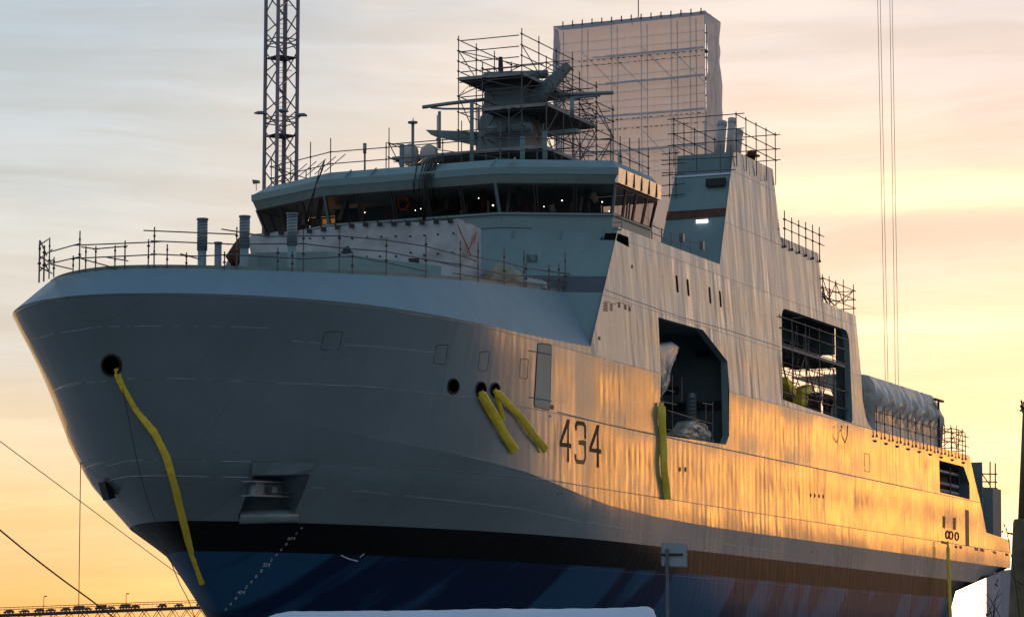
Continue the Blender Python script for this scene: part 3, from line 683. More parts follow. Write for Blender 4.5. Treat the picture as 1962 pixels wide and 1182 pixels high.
# roof edge gussets and walkway in front of the windows
for (x, y) in ((30.9, 3.2), (30.9, 1.9), (30.95, -4.2), (31.0, -5.1)): b = MB(); b.hexa([(x + .08, y - .04, 22.98), (x + .7, y - .04, 23.3), (x + .7, y, 23.3), (x + .08, y, 22.98)], [(x + .08, y - .04, 23.1), (x + .7, y - .04, 23.5), (x + .7, y, 23.5), (x + .08, y, 23.1)]); b.build('roof_gusset', 'teal', ship)
wk = [Vector((fplan(y, 20.3) + .03, y, 20.32)) for y in (-9.2, -7.9, -6.4, -4.4, -2.7, -1, .8, 2.6, 4.4, 6.4, 7.9, 9.2)]
for i, p in enumerate(wk): rod(ship, 'walkway_post', p, p + Vector((0, 0, 1.15 if i % 3 == 1 else .62)), .025, 'duct')
for h in (.58, .3):
    for p, q in zip(wk, wk[1:]): rod(ship, 'walkway_rail', p + Vector((0, 0, h)), q + Vector((0, 0, h)), .02, 'duct')
b = MB(); b.grid([[p + Vector((-.06, 0, 0)) for p in wk], [p + Vector((-.06, 0, -.07)) for p in wk]]); b.build('walkway_edge', 'greyband', ship)
for y in (-8.6, -6.9, -5.0, -3.3):
    p = Vector((fplan(y, 20.1) - .05, y, 20.2)); b = MB(); b.tube([p, p + Vector((-.22, 0, -.42))], .03, 6); b.build('walkway_bracket', 'duct', ship)
# porthole plate
pp = lambda px, py, o=.03: (lambda v: v - Vector((o, 0, 0)))(min((P(px, py, X=31.2 + k * .01) for k in range(200)), key=lambda v: abs(v.x - fplan(v.y, v.z))))
q = [pp(1009, 488), pp(1030, 488), pp(1030, 503), pp(1009, 503)]; b = MB(); b.add(q, [(0, 1, 2, 3)]); po = b.build('porthole_plate', 'greyband', ship)
c = pp(1020, 496, .05); b = MB(); ring = [c + Vector((.4 * .16 * 0, .16 * math.cos(a_), .16 * math.sin(a_))) for a_ in [k * math.pi / 10 for k in range(20)]]; b.tube(ring + [ring[0]], .03, 6, caps=False); b.add([c] + ring, [(0, i + 1, (i + 1) % 20 + 1) for i in range(20)]); b.build('porthole', 'teal', Sub(po, ship.loc))

# ------------------------------------------------------------------ marks on the shell
def shellpoly(px_pts, name, mt, off=.012, close_=None):
    b = MB(); p3 = [hit(x, y) - Vector((0, off, 0)) for x, y in px_pts]; b.poly(p3)
    # tessellate in pixel order
    b.f = [tuple(t_) for t_ in tessellate_polygon([[Vector((x, -y, 0)) for x, y in px_pts]])]; b.m = [0] * len(b.f); return b.build(name, mt, ship)
def outline(px_pts, name, r=.016, mt='ink', off=.0, parent=None, closed=True):
    p3 = []
    pts = px_pts + ([px_pts[0]] if closed else [])
    for (x0, y0), (x1, y1) in zip(pts, pts[1:]):
        for k in range(4): p3.append(hit(x0 + (x1 - x0) * k / 4, y0 + (y1 - y0) * k / 4) - Vector((0, off, 0)))
    p3.append(p3[0] if closed else hit(*pts[-1]) - Vector((0, off, 0))); b = MB(); b.tube(p3, r, 5, caps=not closed); return b.build(name, mt, parent or ship)
def rr(pts, r): return roundpoly(pts, r, 3)
outline(rr([(622, 636), (657, 635), (649, 671), (614, 670)], 5), 'shell_hatch')
outline(rr([(836, 661), (859, 660), (853, 698), (830, 696)], 4), 'shell_hatch')
outline(rr([(920, 674), (938, 673), (933, 711), (915, 709)], 4), 'shell_hatch')
outline(rr([(997, 688), (1012, 688), (1010, 726), (995, 723)], 3), 'shell_hatch')
dp = rr([(1030, 657), (1056, 661), (1053, 786), (1023, 779)], 4)
d_ = shellpoly(dp, 'shell_door', 'teal', .02); outline(dp, 'door_gap', .022, 'ink', .01, Sub(d_, ship.loc))
for y0 in (675, 764): outline([(1014, y0 - 3), (1036, y0), (1056, y0 + 4)], 'hinge_bar', .02, 'teal', .04, Sub(d_, ship.loc), closed=False)
outline(rr([(1656, 868), (1666, 870), (1666, 904), (1656, 902)], 2), 'shell_hatch', .02, 'coupler')
for q in ([(1806, 988), (1811, 989), (1811, 1012), (1806, 1011)], [(1826, 991), (1831, 992), (1831, 1015), (1826, 1014)], [(1849, 976), (1856, 977), (1857, 1046), (1850, 1044)],
          [(1829, 1044), (1834, 1045), (1834, 1050), (1829, 1049)], [(1838, 1045), (1843, 1046), (1843, 1051), (1838, 1050)], [(1867, 1048), (1874, 1050), (1874, 1055), (1867, 1053)],
          [(1878, 1050), (1885, 1052), (1885, 1057), (1878, 1055)], [(1902, 1055), (1909, 1057), (1909, 1061), (1902, 1059)], [(1926, 1059), (1932, 1060), (1932, 1065), (1926, 1064)], [(1803, 1035), (1815, 1038), (1815, 1043), (1803, 1040)]):
    shellpoly(q, 'freeing_port', 'greyband' if q[0][0] in (1849, 1867, 1902) else 'ink')
for (x, y, w_, h_) in ((1302, 899, 2.2, 5), (1313, 899, 2.2, 5), (1553, 948, 1.4, 4), (1561, 949, 1.4, 4), (1569, 950, 1.4, 4), (1577, 951, 1.4, 4), (1148, 648, 2, 4), (1068, 946, 1.6, 1.6), (1076, 945, 1.6, 1.6), (1058, 780, 3, 5), (1054, 797, 1.6, 2.2), (1211, 511, 1.6, 4)):
    b = MB(); pts = [hit(x + w_ * math.cos(k * math.pi / 5), y + h_ * math.sin(k * math.pi / 5)) - Vector((0, .015, 0)) for k in range(10)]; b.add(pts, [tuple(range(10))]); b.build('discharge_port', 'ink', ship)
for (x, w_, n_) in ((1160, 8, 6), (1171, 5, 5)):
    b = MB()
    for k in range(n_):
        y0 = 579 + k * (18 if w_ == 8 else 14) / n_ + (0 if w_ == 8 else 3)
        p = [hit(x - w_ / 2, y0) - Vector((0, .012, 0)), hit(x + w_ / 2, y0 + 1) - Vector((0, .012, 0)), hit(x + w_ / 2, y0 + 3) - Vector((0, .012, 0)), hit(x - w_ / 2, y0 + 2) - Vector((0, .012, 0))]; b.add(p, [(0, 1, 2, 3)])
    b.build('louvre', 'ink', ship)
for x, y in ((1186, 585), (1198, 589), (1206, 592)): shellpoly([(x - 2, y - 5), (x + 2, y - 4), (x + 2, y + 5), (x - 2, y + 4)], 'cable_port', 'ink')
outline([(1158, 577), (1164, 578), (1176, 583), (1186, 579), (1196, 583), (1210, 586)], 'weld_trace', .014, 'inkrust', 0, None, False)
# weld seams that catch the light
for pts in ([(60, 652), (100, 640), (190, 626), (300, 624), (450, 626), (560, 630)], [(560, 653), (612, 657)], [(660, 660), (740, 665), (830, 675)], [(110, 746), (150, 735), (250, 725), (350, 725), (450, 730), (620, 737), (740, 742), (905, 762)],
            [(206, 925), (215, 918), (250, 912), (300, 911), (475, 914)], [(205, 893), (240, 883), (300, 880), (480, 884)], [(596, 933), (700, 941), (860, 958), (1000, 974), (1100, 996), (1250, 1022), (1500, 1058)], [(885, 872), (960, 888), (1060, 920), (1130, 932)]):
    outline(pts, 'weld_seam', .017, 'weld', -.003, None, False)
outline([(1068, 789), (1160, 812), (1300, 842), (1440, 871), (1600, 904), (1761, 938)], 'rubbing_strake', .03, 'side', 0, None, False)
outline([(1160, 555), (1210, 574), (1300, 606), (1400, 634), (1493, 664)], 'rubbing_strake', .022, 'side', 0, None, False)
# hull number 434, drawn as on the ship (pixel strokes projected to the shell)
def stroke(pl_, mt='inkrust'): return shellpoly(pl_, 'hull_number', mt, .015)
def n4(ox, oy, mt1, mt2):
    f = lambda a: [(ox + x / 8.443, oy + y / 8.443) for x, y in a]
    stroke(f([(395, 195), (432, 200), (415, 330), (392, 335), (300, 590), (272, 590), (272, 550)]), mt1)
    stroke(f([(398, 330), (418, 330), (424, 888), (392, 885)]), mt1)
    stroke(f([(272, 570), (394, 580), (394, 650), (272, 632)]), mt2); stroke(f([(421, 585), (458, 590), (458, 665), (421, 655)]), mt2)
n4(1040, 780, 'inkrust', 'inkrust'); n4(1097, 790.5, 'rust', 'inkrust')
f3 = lambda a: [(1040 + x / 8.443, 780 + y / 8.443) for x, y in a]
stroke(f3([(520, 275), (552, 218), (665, 235), (697, 305), (697, 520), (670, 515), (668, 320), (650, 298), (570, 290), (548, 310), (546, 372), (520, 370)]))
stroke(f3([(580, 535), (670, 530), (697, 545), (697, 830), (665, 925), (545, 910), (515, 830), (515, 750), (542, 760), (542, 825), (562, 845), (655, 855), (670, 820), (668, 640), (655, 618), (580, 605)]), 'ink')
# draught marks
txt = ['4', '2', '6M', '8', '6', '4', '2', '5M', '8', '6', '4', '2', '4M', '8', '6', '4']
for i, s_ in enumerate(txt):
    f = i / 15; x = 576 - 144 * f; y = 1012 + 156 * f
    p = hit(x, y); q = hit(x + 6, y + .2); ex = (q - p).normalized(); up = (hit(x + 2.4, y - 6) - p).normalized(); N = ex.cross(up).normalized()
    cu = bpy.data.curves.new('draught', 'FONT'); cu.body = s_; cu.size = .26 if len(s_) == 2 else .22; cu.align_x = 'CENTER'; to = bpy.data.objects.new('tmp', cu); COL.objects.link(to)
    me = bpy.data.meshes.new_from_object(to.evaluated_get(bpy.context.evaluated_depsgraph_get())); bpy.data.objects.remove(to); me.name = 'draught_mark'
    up2 = N.cross(ex); mtx = Matrix((ex, up, N)).transposed().to_4x4(); mtx.translation = p + N * .03 - ship.loc
    if N.y > 0: mtx.translation = p - N * .03 - ship.loc
    me.materials.clear(); me.materials.append(M['white']); o = bpy.data.objects.new('draught_mark', me); COL.objects.link(o); o.parent = ship.o; o.matrix_local = mtx
# bow thruster symbol / scrape at the blue edge
outline([(652, 1063), (668, 1070), (684, 1074)], 'painted_arc', .035, 'white', .02, None, False); outline([(688, 1067), (697, 1060)], 'painted_arc', .03, 'white', .02, None, False)
for px in range(9):
    x = 1676 + px * 21.2; y = 843 + px * 5.2; p = hit(x, y); b = MB(); b.hexa([p + Vector((-.24, 0, .0)), p + Vector((.24, 0, 0)), p + Vector((.2, -.1, -.01)), p + Vector((-.2, -.1, -.01))], [p + Vector((-.12, 0, -.12)), p + Vector((.12, 0, -.12)), p + Vector((.1, -.04, -.12)), p + Vector((-.1, -.04, -.12))]); b.build('scupper_lip', 'coupler', ship)
b = MB(); b.box((86.6, -8.6, 11.6), (91.6, -8.2, 13.0)); b.build('winch_panel', 'rust', ship)
for z_, m_ in ((12.75, 'duct'), (12.0, 'boardedge'), (11.55, 'boardedge')): rod(ship, 'fairlead_roller', (87.0, -9.0, z_), (92.0, -9.0, z_), .12, m_)
for x_ in (87.2, 89.9, 92.0): rod(ship, 'fairlead_post', (x_, -9.05, 11.3), (x_, -9.05, 13.1), .1, 'coupler')

# ------------------------------------------------------------------ mast
b = MB()
def frus(x, y, z0, z1, a0, b0, a1, b1, dx=0):
    b.hexa([(x - a0, y - b0, z0), (x + a0, y - b0, z0), (x + a0, y + b0, z0), (x - a0, y + b0, z0)], [(x + dx - a1, y - b1, z1), (x + dx + a1, y - b1, z1), (x + dx + a1, y + b1, z1), (x + dx - a1, y + b1, z1)])
frus(42.6, -.1, 23.4, 27.6, 1.7, 1.5, 1.3, 1.15, .1); frus(42.7, -.1, 27.6, 29.6, 1.25, 1.1, 1.0, .95)
b.build('mast', 'mastpaint', ship)
b = MB(); b.beam((42.6, -1.0, 28.1), (42.9, -3.1, 30.1), .55, .9, None, .4, .35); b.build('mast_arm', 'mastpaint', ship)
b = MB(); b.beam((42.6, -1.1, 27.8), (42.9, -2.6, 28.0), .1, .1); b.tube([(42.6, 0, 29.5), (42.6, 0, 29.9)], .5, 12); b.tube([(42.2, 1.2, 29.75), (43.0, -1.9, 29.75)], .22, 8); b.build('radar_pedestal', 'mastpaint', ship)
b = MB(); b.tube([P(960, 160, X=42.6), P(959, 110, X=42.6)], [.17, .11], 8); b.build('pole_mast', 'coupler', ship)
for (p0, p1, p2, r_) in (((940, 190), (860, 199), (810, 206), .10), ((1005, 185), (1100, 181), (1175, 178), .10), ((1000, 195), (1080, 190), (1150, 183), .07), ((940, 209), (850, 209), (826, 207), .055)):
    b = MB(); b.tube([P(*p0, X=43), P(*p1, X=43), P(*p2, X=43)], r_, 7); b.build('yard', 'duct', ship, True)
b = MB(); q = [P(815, 249, X=41.5), P(925, 253, X=42.2), P(925, 281, X=42.2), P(826, 259, X=41.5)]; b.hexa(q, [v + Vector((.6, 0, 0)) for v in q]); b.build('radar_arm', 'mastpaint', ship)
b = MB(); q = [P(1040, 252, X=42), P(1104, 246, X=42.5), P(1104, 253, X=42.5), P(1040, 259, X=42)]; b.hexa(q, [v + Vector((.6, 0, 0)) for v in q]); b.build('radar_arm', 'mastpaint', ship)
for (x0, y0, y1, r_, mt) in ((699, 322, 292, .05, 'duct'), (699, 294, 275, .09, 'duct'), (1096, 225, 188, .11, 'duct'), (904, 310, 196, .10, 'mastpaint'), (842, 285, 214, .08, 'duct'), (791, 310, 236, .075, 'mastpaint'), (770, 310, 277, .12, 'mastpaint'), (917, 250, 205, .07, 'duct'), (1001, 310, 262, .12, 'mastpaint'), (1044, 310, 252, .12, 'mastpaint')):
    xx = 34 if x0 < 760 else 36
    a_ = P(x0, y0, X=xx); a_.z = min(a_.z, 23.5) if y0 > 300 else a_.z
    b = MB(); b.tube([a_, P(x0, y1, X=xx)], r_, 8)
    if x0 == 791: e_ = P(x0, 236, X=xx); b.tube([e_ - Vector((0, 0, .02)), e_ + Vector((0, 0, .06))], .24, 12)
    b.build('roof_antenna', mt, ship, True)
for (x0, y0, r_) in ((786, 290, .42), (822, 291, .44), (1188, 302, .1)):
    b = MB(); c = P(x0, y0, X=38); b.tube([c + Vector((0, 0, -.6)), c + Vector((0, 0, 0)), c + Vector((0, 0, .22)), c + Vector((0, 0, .36))], [r_, r_, r_ * .8, r_ * .2], 12); b.build('satellite_dome', 'covergrey', ship, True)
for p_, o_ in (((953, 250), -1), ((1000, 245), 0)):
    b = MB(); c = P(*p_, X=40.7); b.tube([c + Vector((0, .5, 0)), c, c + Vector((0, -.5, 0))], [.22, .32, .22], 12); b.build('searchlight', 'mastpaint', ship, True)

# ------------------------------------------------------------------ scaffolding
def scaffold(th, xs, ys, zs, seed=1, r=.027, mt='steel', posttop=.15, zbase=None, brace=True, skipx=()):
    rnd = random.Random(seed); zb = zbase if zbase is not None else zs[0]
    per = [(x, y) for x in xs for y in ys if x in (xs[0], xs[-1]) or y in (ys[0], ys[-1])]
    for x, y in per: rod(th, 'standard', (x, y, zb), (x, y, zs[-1] + posttop + rnd.random() * .25), r, mt)
    for z in zs:
        for y in (ys[0], ys[-1]): rod(th, 'ledger', (xs[0] - .15, y, z), (xs[-1] + .15, y, z), r, mt)
        for x in (xs[0], xs[-1]): rod(th, 'transom', (x, ys[0] - .15, z - .05), (x, ys[-1] + .15, z - .05), r, mt)
        for x, y in per: clamp_(th, (x, y, z))
    if brace:
        for y in (ys[0], ys[-1]):
            for i, (x0, x1) in enumerate(zip(xs, xs[1:])):
                for j in range(0, len(zs) - 2, 2):
                    a, c = (zs[j], zs[j + 2]); a, c = (a, c) if (i + j // 2) % 2 else (c, a)
                    rod(th, 'brace', (x0, y, a), (x1, y, c), r * .9, mt)
        for x in (xs[0], xs[-1]):
            for j in range(0, len(zs) - 2, 2):
                a, c = (zs[j], zs[j + 2]); a, c = (a, c) if j % 4 else (c, a)
                rod(th, 'brace', (x, ys[0], a), (x, ys[-1], c), r * .9, mt)
def platform(th, x0, x1, y0, y1, z, toe=.16, along='x'):
    n = max(2, int(abs(y1 - y0) / .25)); b = MB()
    for i in range(n):
        a = y0 + (y1 - y0) * i / n; c = y0 + (y1 - y0) * (i + .93) / n; dz_ = random.uniform(-.01, .01); b.box((x0 + random.uniform(-.1, .1), a, z + dz_), (x1 + random.uniform(-.1, .1), c, z + .05 + dz_))
    b.build('scaffold_deck', 'plank', th)
    if toe:
        for (a, c) in (((x0, min(y0, y1) - .06, z), (x1, min(y0, y1) - .02, z + toe)), ((x0 - .06, y0, z), (x0 - .02, y1, z + toe))):
            b = MB(); b.box(a, c); b.build('toe_board', 'boardedge', th)
    for k in range(int((x1 - x0) / 1.1) + 1):
        x = x0 + .1 + k * 1.1; rod(th, 'transom', (x, y0, z - .08), (x, y1, z - .08), .024, 'steel')
T1 = Thing('mast_scaffold', 'tall open scaffold tower of thin tubes caging the ship mast above the bridge roof', 'scaffold', (43, 0, 23.5))
zl = [P(880, y, X=40).z for y in (250, 215, 185, 152, 137, 118, 98, 77)]
scaffold(T1, [40, 42.1, 44.3, 46.4], [1.6, -1.8], zl, 3, zbase=23.5)
platform(T1, 40.0, 46.4, 1.6, -1.8, 29.15)
zl2 = [24.3, 25.2, 26.2, 27.6, 28.1, 28.6, 29.1, 29.65]
scaffold(T1, [40, 42.1, 44.2, 46.4], [.3, -3.1], zl2, 5, zbase=23.5); platform(T1, 40.0, 46.4, .3, -3.1, 27.52)
scaffold(T1, [44.2, 46.4], [-3.1, -4.0], [24.2, 24.8, 25.5, 26.2, 27, 27.8, 28.4], 6, zbase=23.5)
for k in range(9): rod(T1, 'ladder_rung', (46.0, -1.95, 27.6 + k * .28), (46.0, -2.35, 27.6 + k * .28), .014, 'steel')
for y in (-1.95, -2.35): rod(T1, 'ladder_rail', (46.0, y, 25.4), (46.0, y, 30.2), .018, 'steel')
finish(T1)
T2 = Thing('roof_scaffold', 'low scaffold deck of dark boards lying across the bridge roof beneath the mast', 'scaffold', (40, 0, 23.5))
scaffold(T2, [38.0, 40.2, 42.6], [4.4, 1.8, -.8, -3.8], [24.3, 25.2, 25.9], 8, zbase=23.5); platform(T2, 38, 44.5, 4.2, -3.8, 25.05)
for y in (4.4, 3.1, 1.8, .5, -2.0): rod(T2, 'standard', (38, y, 24), (38, y, 26.6 + random.random() * .5), .024)
finish(T2)

def polyrail(th, name, pts3, r=.025, mt='steel', over=.12):
    for a, c in zip(pts3, pts3[1:]):
        d = (c - a).normalized() * over; rod(th, name, a - d, c + d, r, mt)
R1 = Thing('bridge_roof_rail', 'scaffold guard rail running round the front edge of the bridge roof', 'railing', (33, 0, 23.45))
def roofpts(h, n=2):
    o = wplan(.8, 8.8, 23.45 + h); return [o[0]] + [o[1]] + [o[2]] + [o[3]] + [o[4]] + [o[5]]
for h in (.42, .98): polyrail(R1, 'rail', roofpts(h))
for i, (a, c) in enumerate(zip(roofpts(0), roofpts(0)[1:])):
    n = 4 if i in (0, 4) else 3
    for k in range(n):
        p = a.lerp(c, k / n); rod(R1, 'post', p, p + Vector((0, 0, 1.15 + .6 * random.random())), .025); clamp_(R1, p + Vector((0, 0, .42))); clamp_(R1, p + Vector((0, 0, .98)))
for k in range(6): p = wplan(.8, 8.8, 23.45)[4].lerp(wplan(.8, 8.8, 23.45)[3], .1 + k * .16); q = p + Vector((.4, -.9, .95)); rod(R1, 'brace', p + Vector((0, 0, .1)), q, .02)
finish(R1)
FL = Thing('floodlight', 'grey floodlight clamped at the starboard tip of the bridge roof rail', 'floodlight', tuple(P(490, 350, X=33.6)))
b = MB(); c = P(489, 349, X=33.6); b.hexa([c + Vector((0, .12, -.1)), c + Vector((0, -.16, -.08)), c + Vector((.2, -.16, -.05)), c + Vector((.2, .12, -.05))], [c + Vector((-.06, .14, .12)), c + Vector((-.06, -.2, .06)), c + Vector((.2, -.14, .1)), c + Vector((.2, .12, .12))]); b.build('lamp_head', 'duct', FL); b = MB(); b.tube([c + Vector((.1, 0, -.05)), c + Vector((.12, 0, -.4))], .02, 6); b.build('bracket', 'steel', FL)

# forecastle guard rail (traced along the deck edge curtain)
R2 = Thing('forecastle_rail', 'scaffold tube guard rail with clamps along the forecastle deck edge', 'railing', (14, 0, 15.3))
dh = deckhit
for ln in ([(95, 483), (152, 467)], [(145, 470), (295, 464), (308, 463)], [(160, 474), (183, 477), (239, 472)], [(97, 505), (153, 492)], [(147, 495), (295, 488)], [(100, 507), (135, 515)], [(160, 497), (218, 513)],
           [(281, 442), (449, 449)], [(295, 462), (444, 468)], [(295, 487), (379, 491), (440, 488)], [(430, 440), (510, 453), (650, 452), (739, 460), (816, 472), (884, 490), (910, 499)], [(440, 468), (581, 467), (650, 475), (739, 482), (815, 497), (881, 511)],
           [(440, 488), (581, 496), (675, 491), (740, 503), (816, 520)], [(890, 488), (966, 502), (1007, 513), (1052, 520), (1093, 525)], [(815, 497), (881, 507), (964, 525), (1007, 530), (1090, 541)], [(870, 524), (964, 538), (1090, 550)], [(210, 494), (240, 499)], [(351, 488), (380, 496)]):
    polyrail(R2, 'rail', [dh(*p) for p in ln])
for x, y0, y1 in ((152, 443, 517), (140, 490, 516), (164, 472, 516), (183, 472, 516), (220, 470, 514), (239, 461, 514), (284, 459, 513), (295, 435, 513), (320, 468, 513), (357, 484, 513), (430, 482, 512), (453, 435, 512), (532, 475, 515), (560, 482, 517), (581, 440, 518), (650, 438, 522), (675, 482, 524), (740, 455, 528), (816, 451, 532),
                  (882, 461, 538), (916, 465, 540), (966, 478, 547), (1004, 479, 549), (1008, 505, 551), (1052, 507, 555), (1071, 505, 557), (1083, 484, 560), (75, 460, 532), (84, 470, 530), (94, 457, 527), (103, 493, 524)):
    p = dh(x, y1); t_ = dh(x, y0); p.z -= .15; rod(R2, 'post', p, Vector((p.x, p.y, t_.z)), .027, 'steel' if x % 3 else 'steelwarm')
    for f in (.45, .8): clamp_(R2, p.lerp(Vector((p.x, p.y, t_.z)), f))
for a, c in (((75, 470), (94, 458)), ((75, 497), (100, 478)), ((75, 520), (103, 497)), ((77, 462), (90, 490)), ((77, 492), (98, 505)), ((77, 512), (100, 524)), ((84, 500), (94, 522))):
    rod(R2, 'brace', dh(*a), dh(*c) if c[0] != 94 else dh(*c), .025, 'steelwarm')
finish(R2)

# casing top scaffold, side deck rails, aft rails
R3 = Thing('casing_scaffold', 'scaffold cage round the top of the port exhaust casing', 'scaffold', (52, -7.7, 26.3))
xs = [51.6, 53.1, 54.7, 56.3, 57.8]
for z in (27.35, 27.95, 28.72): rod(R3, 'ledger', (51.4, -8.72, z), (58.0, -8.72, z)); rod(R3, 'ledger', (51.4, -5.3, z), (58.0, -5.3, z)); rod(R3, 'transom', (51.5, -9.2, z), (51.5, -5.0, z)); rod(R3, 'transom', (57.8, -9.0, z), (57.8, -5.2, z))
for x in xs:
    for y in (-8.72, -5.3):
        rod(R3, 'standard', (x, y, 26.2 if y > -8 else 26.0), (x, y, 28.85)); [clamp_(R3, (x, y, z)) for z in (27.35, 27.95, 28.72)]
for px in (1283, 1295): rod(R3, 'standard', P(px, 380, X=50.2), P(px, 285, X=50.2))
for y in (292, 312, 333, 352, 372): a_ = P(1268, y + 4, X=50.2); rod(R3, 'transom', a_, P(1312 if y != 292 else 1303, y, X=50.2)); [clamp_(R3, P(px, y + 2, X=50.2)) for px in (1283, 1295)]
for y in (303, 327): rod(R3, 'transom', P(1268, y + 5, X=50.9), P(1410, y - 2, X=50.9))
for px in (1335, 1380, 1400): rod(R3, 'standard', P(px, 332, X=50.9), P(px, 278, X=50.9))
finish(R3)
R4 = Thing('side_deck_rail', 'pale painted pipe rail along the side deck between bridge and casing', 'railing', (43, -8.75, 20.1))
for x in (39.3, 40.6, 41.9, 43.2, 44.5, 45.8, 46.9): rod(R4, 'post', (x, -8.8, 20.1), (x, -8.8, 21.25), .03, 'boardedge')
for z in (20.5, 20.85, 21.2): rod(R4, 'rail', (39.2, -8.8, z), (47.0, -8.8, z), .022, 'boardedge')
for x in (43.2, 46.0): b = MB(); b.box((x - .12, -8.95, 20.95), (x + .12, -8.75, 21.35)); b.build('junction_box', 'duct', R4)
finish(R4)
def edge_rail(name, label, X0, X1, y, z, n, hs=(.5, 1.0), low=.5, mt='steel', top=.2):
    th = Thing(name, label, 'railing', ((X0 + X1) / 2, y, z))
    for k in range(n):
        x = X0 + (X1 - X0) * k / (n - 1); rod(th, 'post', (x, y, z - low), (x, y, z + hs[-1] + top + .3 * random.random()), .03, mt)
        for h in hs: clamp_(th, (x, y, z + h), .048)
        b = MB(); b.box((x - .05, y - .06, z - low - .03), (x + .05, y + .04, z - low + .1)); b.build('clamp_foot', 'coupler', th)
    for h in hs: rod(th, 'rail', (X0 - .3, y - .02, z + h), (X1 + .8, y - .02, z + h), .027, mt)
    finish(th); return th
edge_rail('edge_rail', 'short scaffold rail on the step just aft of the tall exhaust casing', 58.5, 64.5, -8.95, 23.25, 6)
edge_rail('edge_rail', 'long scaffold rail along the deck edge below the aft tarpaulin', 72.6, 91.8, -9.6, 14.0, 13, (.55, 1.15), .3)
E1 = Thing('deck_edge_cage', 'cluttered scaffold cage on the aftmost step of the superstructure', 'scaffold', (66, -8.9, 20.4))
scaffold(E1, [64.8, 66.0, 67.2, 68.6, 70.5], [-9.0, -7.6], [20.9, 21.4, 21.9], 4, zbase=19.9)
for k in range(14): x = 64.7 + random.random() * 3; rod(E1, 'loose_tube', (x, -8.9 + random.random(), 20.2 + random.random()), (x + random.uniform(-.6, .6), -8.6 + random.random(), 21.6 + random.random() * .9), .04, 'coupler')
finish(E1)
E2 = Thing('deck_scaffold', 'small square scaffold cage at the aft end of the flight deck edge', 'scaffold', (91, -9, 14))
scaffold(E2, [90.3, 91.6, 93.0], [-9.1, -7.4], [14.4, 15.0, 15.6], 4, zbase=14.0)
rod(E2, 'signal_post', (88.6, -8.8, 14), (88.6, -8.8, 17.2), .07, 'coupler'); b = MB(); b.box((87.7, -8.9, 17.15), (89.6, -8.7, 17.27)); b.build('signal_arm', 'coupler', E2); finish(E2)

# scaffold in the big aft opening
S1 = Thing('bay_scaffold', 'dense scaffold with a boarded deck filling the large aft side opening', 'scaffold', (62, -9, 14))
xs = [56.9, 58.9, 61.2, 63.6, 66.0, 68.2]
for x in xs: rod(S1, 'standard', (x, -9.15, 14.0 if x > 60 else 14.2), (x, -9.15, 19.0)); rod(S1, 'standard', (x + .15, -7.6, 14.0), (x + .15, -7.6, 19.0))
for z in (14.9, 15.9, 17.45, 18.25, 18.85): rod(S1, 'ledger', (56.7, -9.2, z), (68.5, -9.2, z)); rod(S1, 'ledger', (56.7, -7.6, z), (72, -7.6, z))
platform(S1, 56.9, 68.2, -9.1, -6.2, 17.25)
for i, (a, c) in enumerate(zip(xs, xs[1:])):
    rod(S1, 'brace', (a, -9.1, 14.6 if i % 2 else 17.2), (c, -9.1, 17.2 if i % 2 else 14.6)); rod(S1, 'brace', (a, -7.6, 17.2 if i % 2 else 14.6), (c, -7.6, 14.6 if i % 2 else 17.2), .024, 'steelwarm')
for k in range(26):
    x = random.uniform(57, 67.5); z = random.uniform(14.2, 17); y = random.uniform(-9.0, -8.0)
    rod(S1, 'brace', (x, y, z), (x + random.uniform(-1.2, 1.6), y, z + random.uniform(.8, 2.2)), .026, random.choice(['steel', 'steelwarm']))
for z in (14.45, 15.4, 16.3, 16.75): rod(S1, 'ledger', (56.7, -8.4, z), (69, -8.4, z), .026)
for k in range(60):
    x = random.uniform(57, 76); y = random.uniform(-8.8, -2.2); z = random.choice([14.5, 15, 15.4, 15.8, 16.2, 16.6])
    c = random.random()
    if c < .5: rod(S1, 'ledger', (x, y, z), (x + random.uniform(2, 5), y, z), .025)
    elif c < .8: rod(S1, 'standard', (x, y, 14), (x, y, z + .6), .025)
    else: rod(S1, 'transom', (x, y, z), (x, y + 2.0, z), .025)
for x in xs: [clamp_(S1, (x, -9.2, z)) for z in (14.9, 15.9, 17.45, 18.25)]
finish(S1)
S2 = Thing('boat_bay_scaffold', 'short scaffold rail across the foot of the boat bay opening', 'scaffold', (42, -9.2, 11.3))
for px, y0, y1 in ((1268, 720, 832), (1288, 718, 838), (1306, 722, 770), (1365, 770, 851), (1352, 772, 805)): rod(S2, 'standard', P(px, y1, Y=-9.2), P(px, y0, Y=-9.2))
for a, c in (((1262, 742), (1292, 751)), ((1262, 768), (1296, 775)), ((1278, 786), (1365, 812)), ((1278, 822), (1368, 845)), ((1345, 772), (1366, 775))): rod(S2, 'ledger', P(*a, Y=-9.2), P(*c, Y=-9.2))
finish(S2)
S3 = Thing('stair_scaffold', 'thin scaffold stair tower standing behind the stern', 'scaffold', (101, 1, 9.1))
def pq(px, py): return P(px, py, X=104)
for px, y0 in ((1872, 897), (1881, 897), (1897, 884), (1907, 887)): a_ = pq(px, 1030); a_.z = 9.1; rod(S3, 'standard', a_, pq(px, y0), .05)
for y in (907, 922, 934, 956, 975, 1000): rod(S3, 'ledger', pq(1868, y), pq(1911, y + 1), .045)
for y in (907, 930, 960): rod(S3, 'transom', pq(1881, y), pq(1897, y + 22), .04)
finish(S3)
b = MB(); q = [P(1871, 937, X=101), P(1902, 934, X=101), P(1903, 1026, X=101), P(1871, 1020, X=101)]; b.hexa(q, [v + Vector((2.2, 0, 0)) for v in q])
b.box(Vector(q[0]) + Vector((-.05, -.5, -.5)), Vector(q[0]) + Vector((0, -.1, -2)))
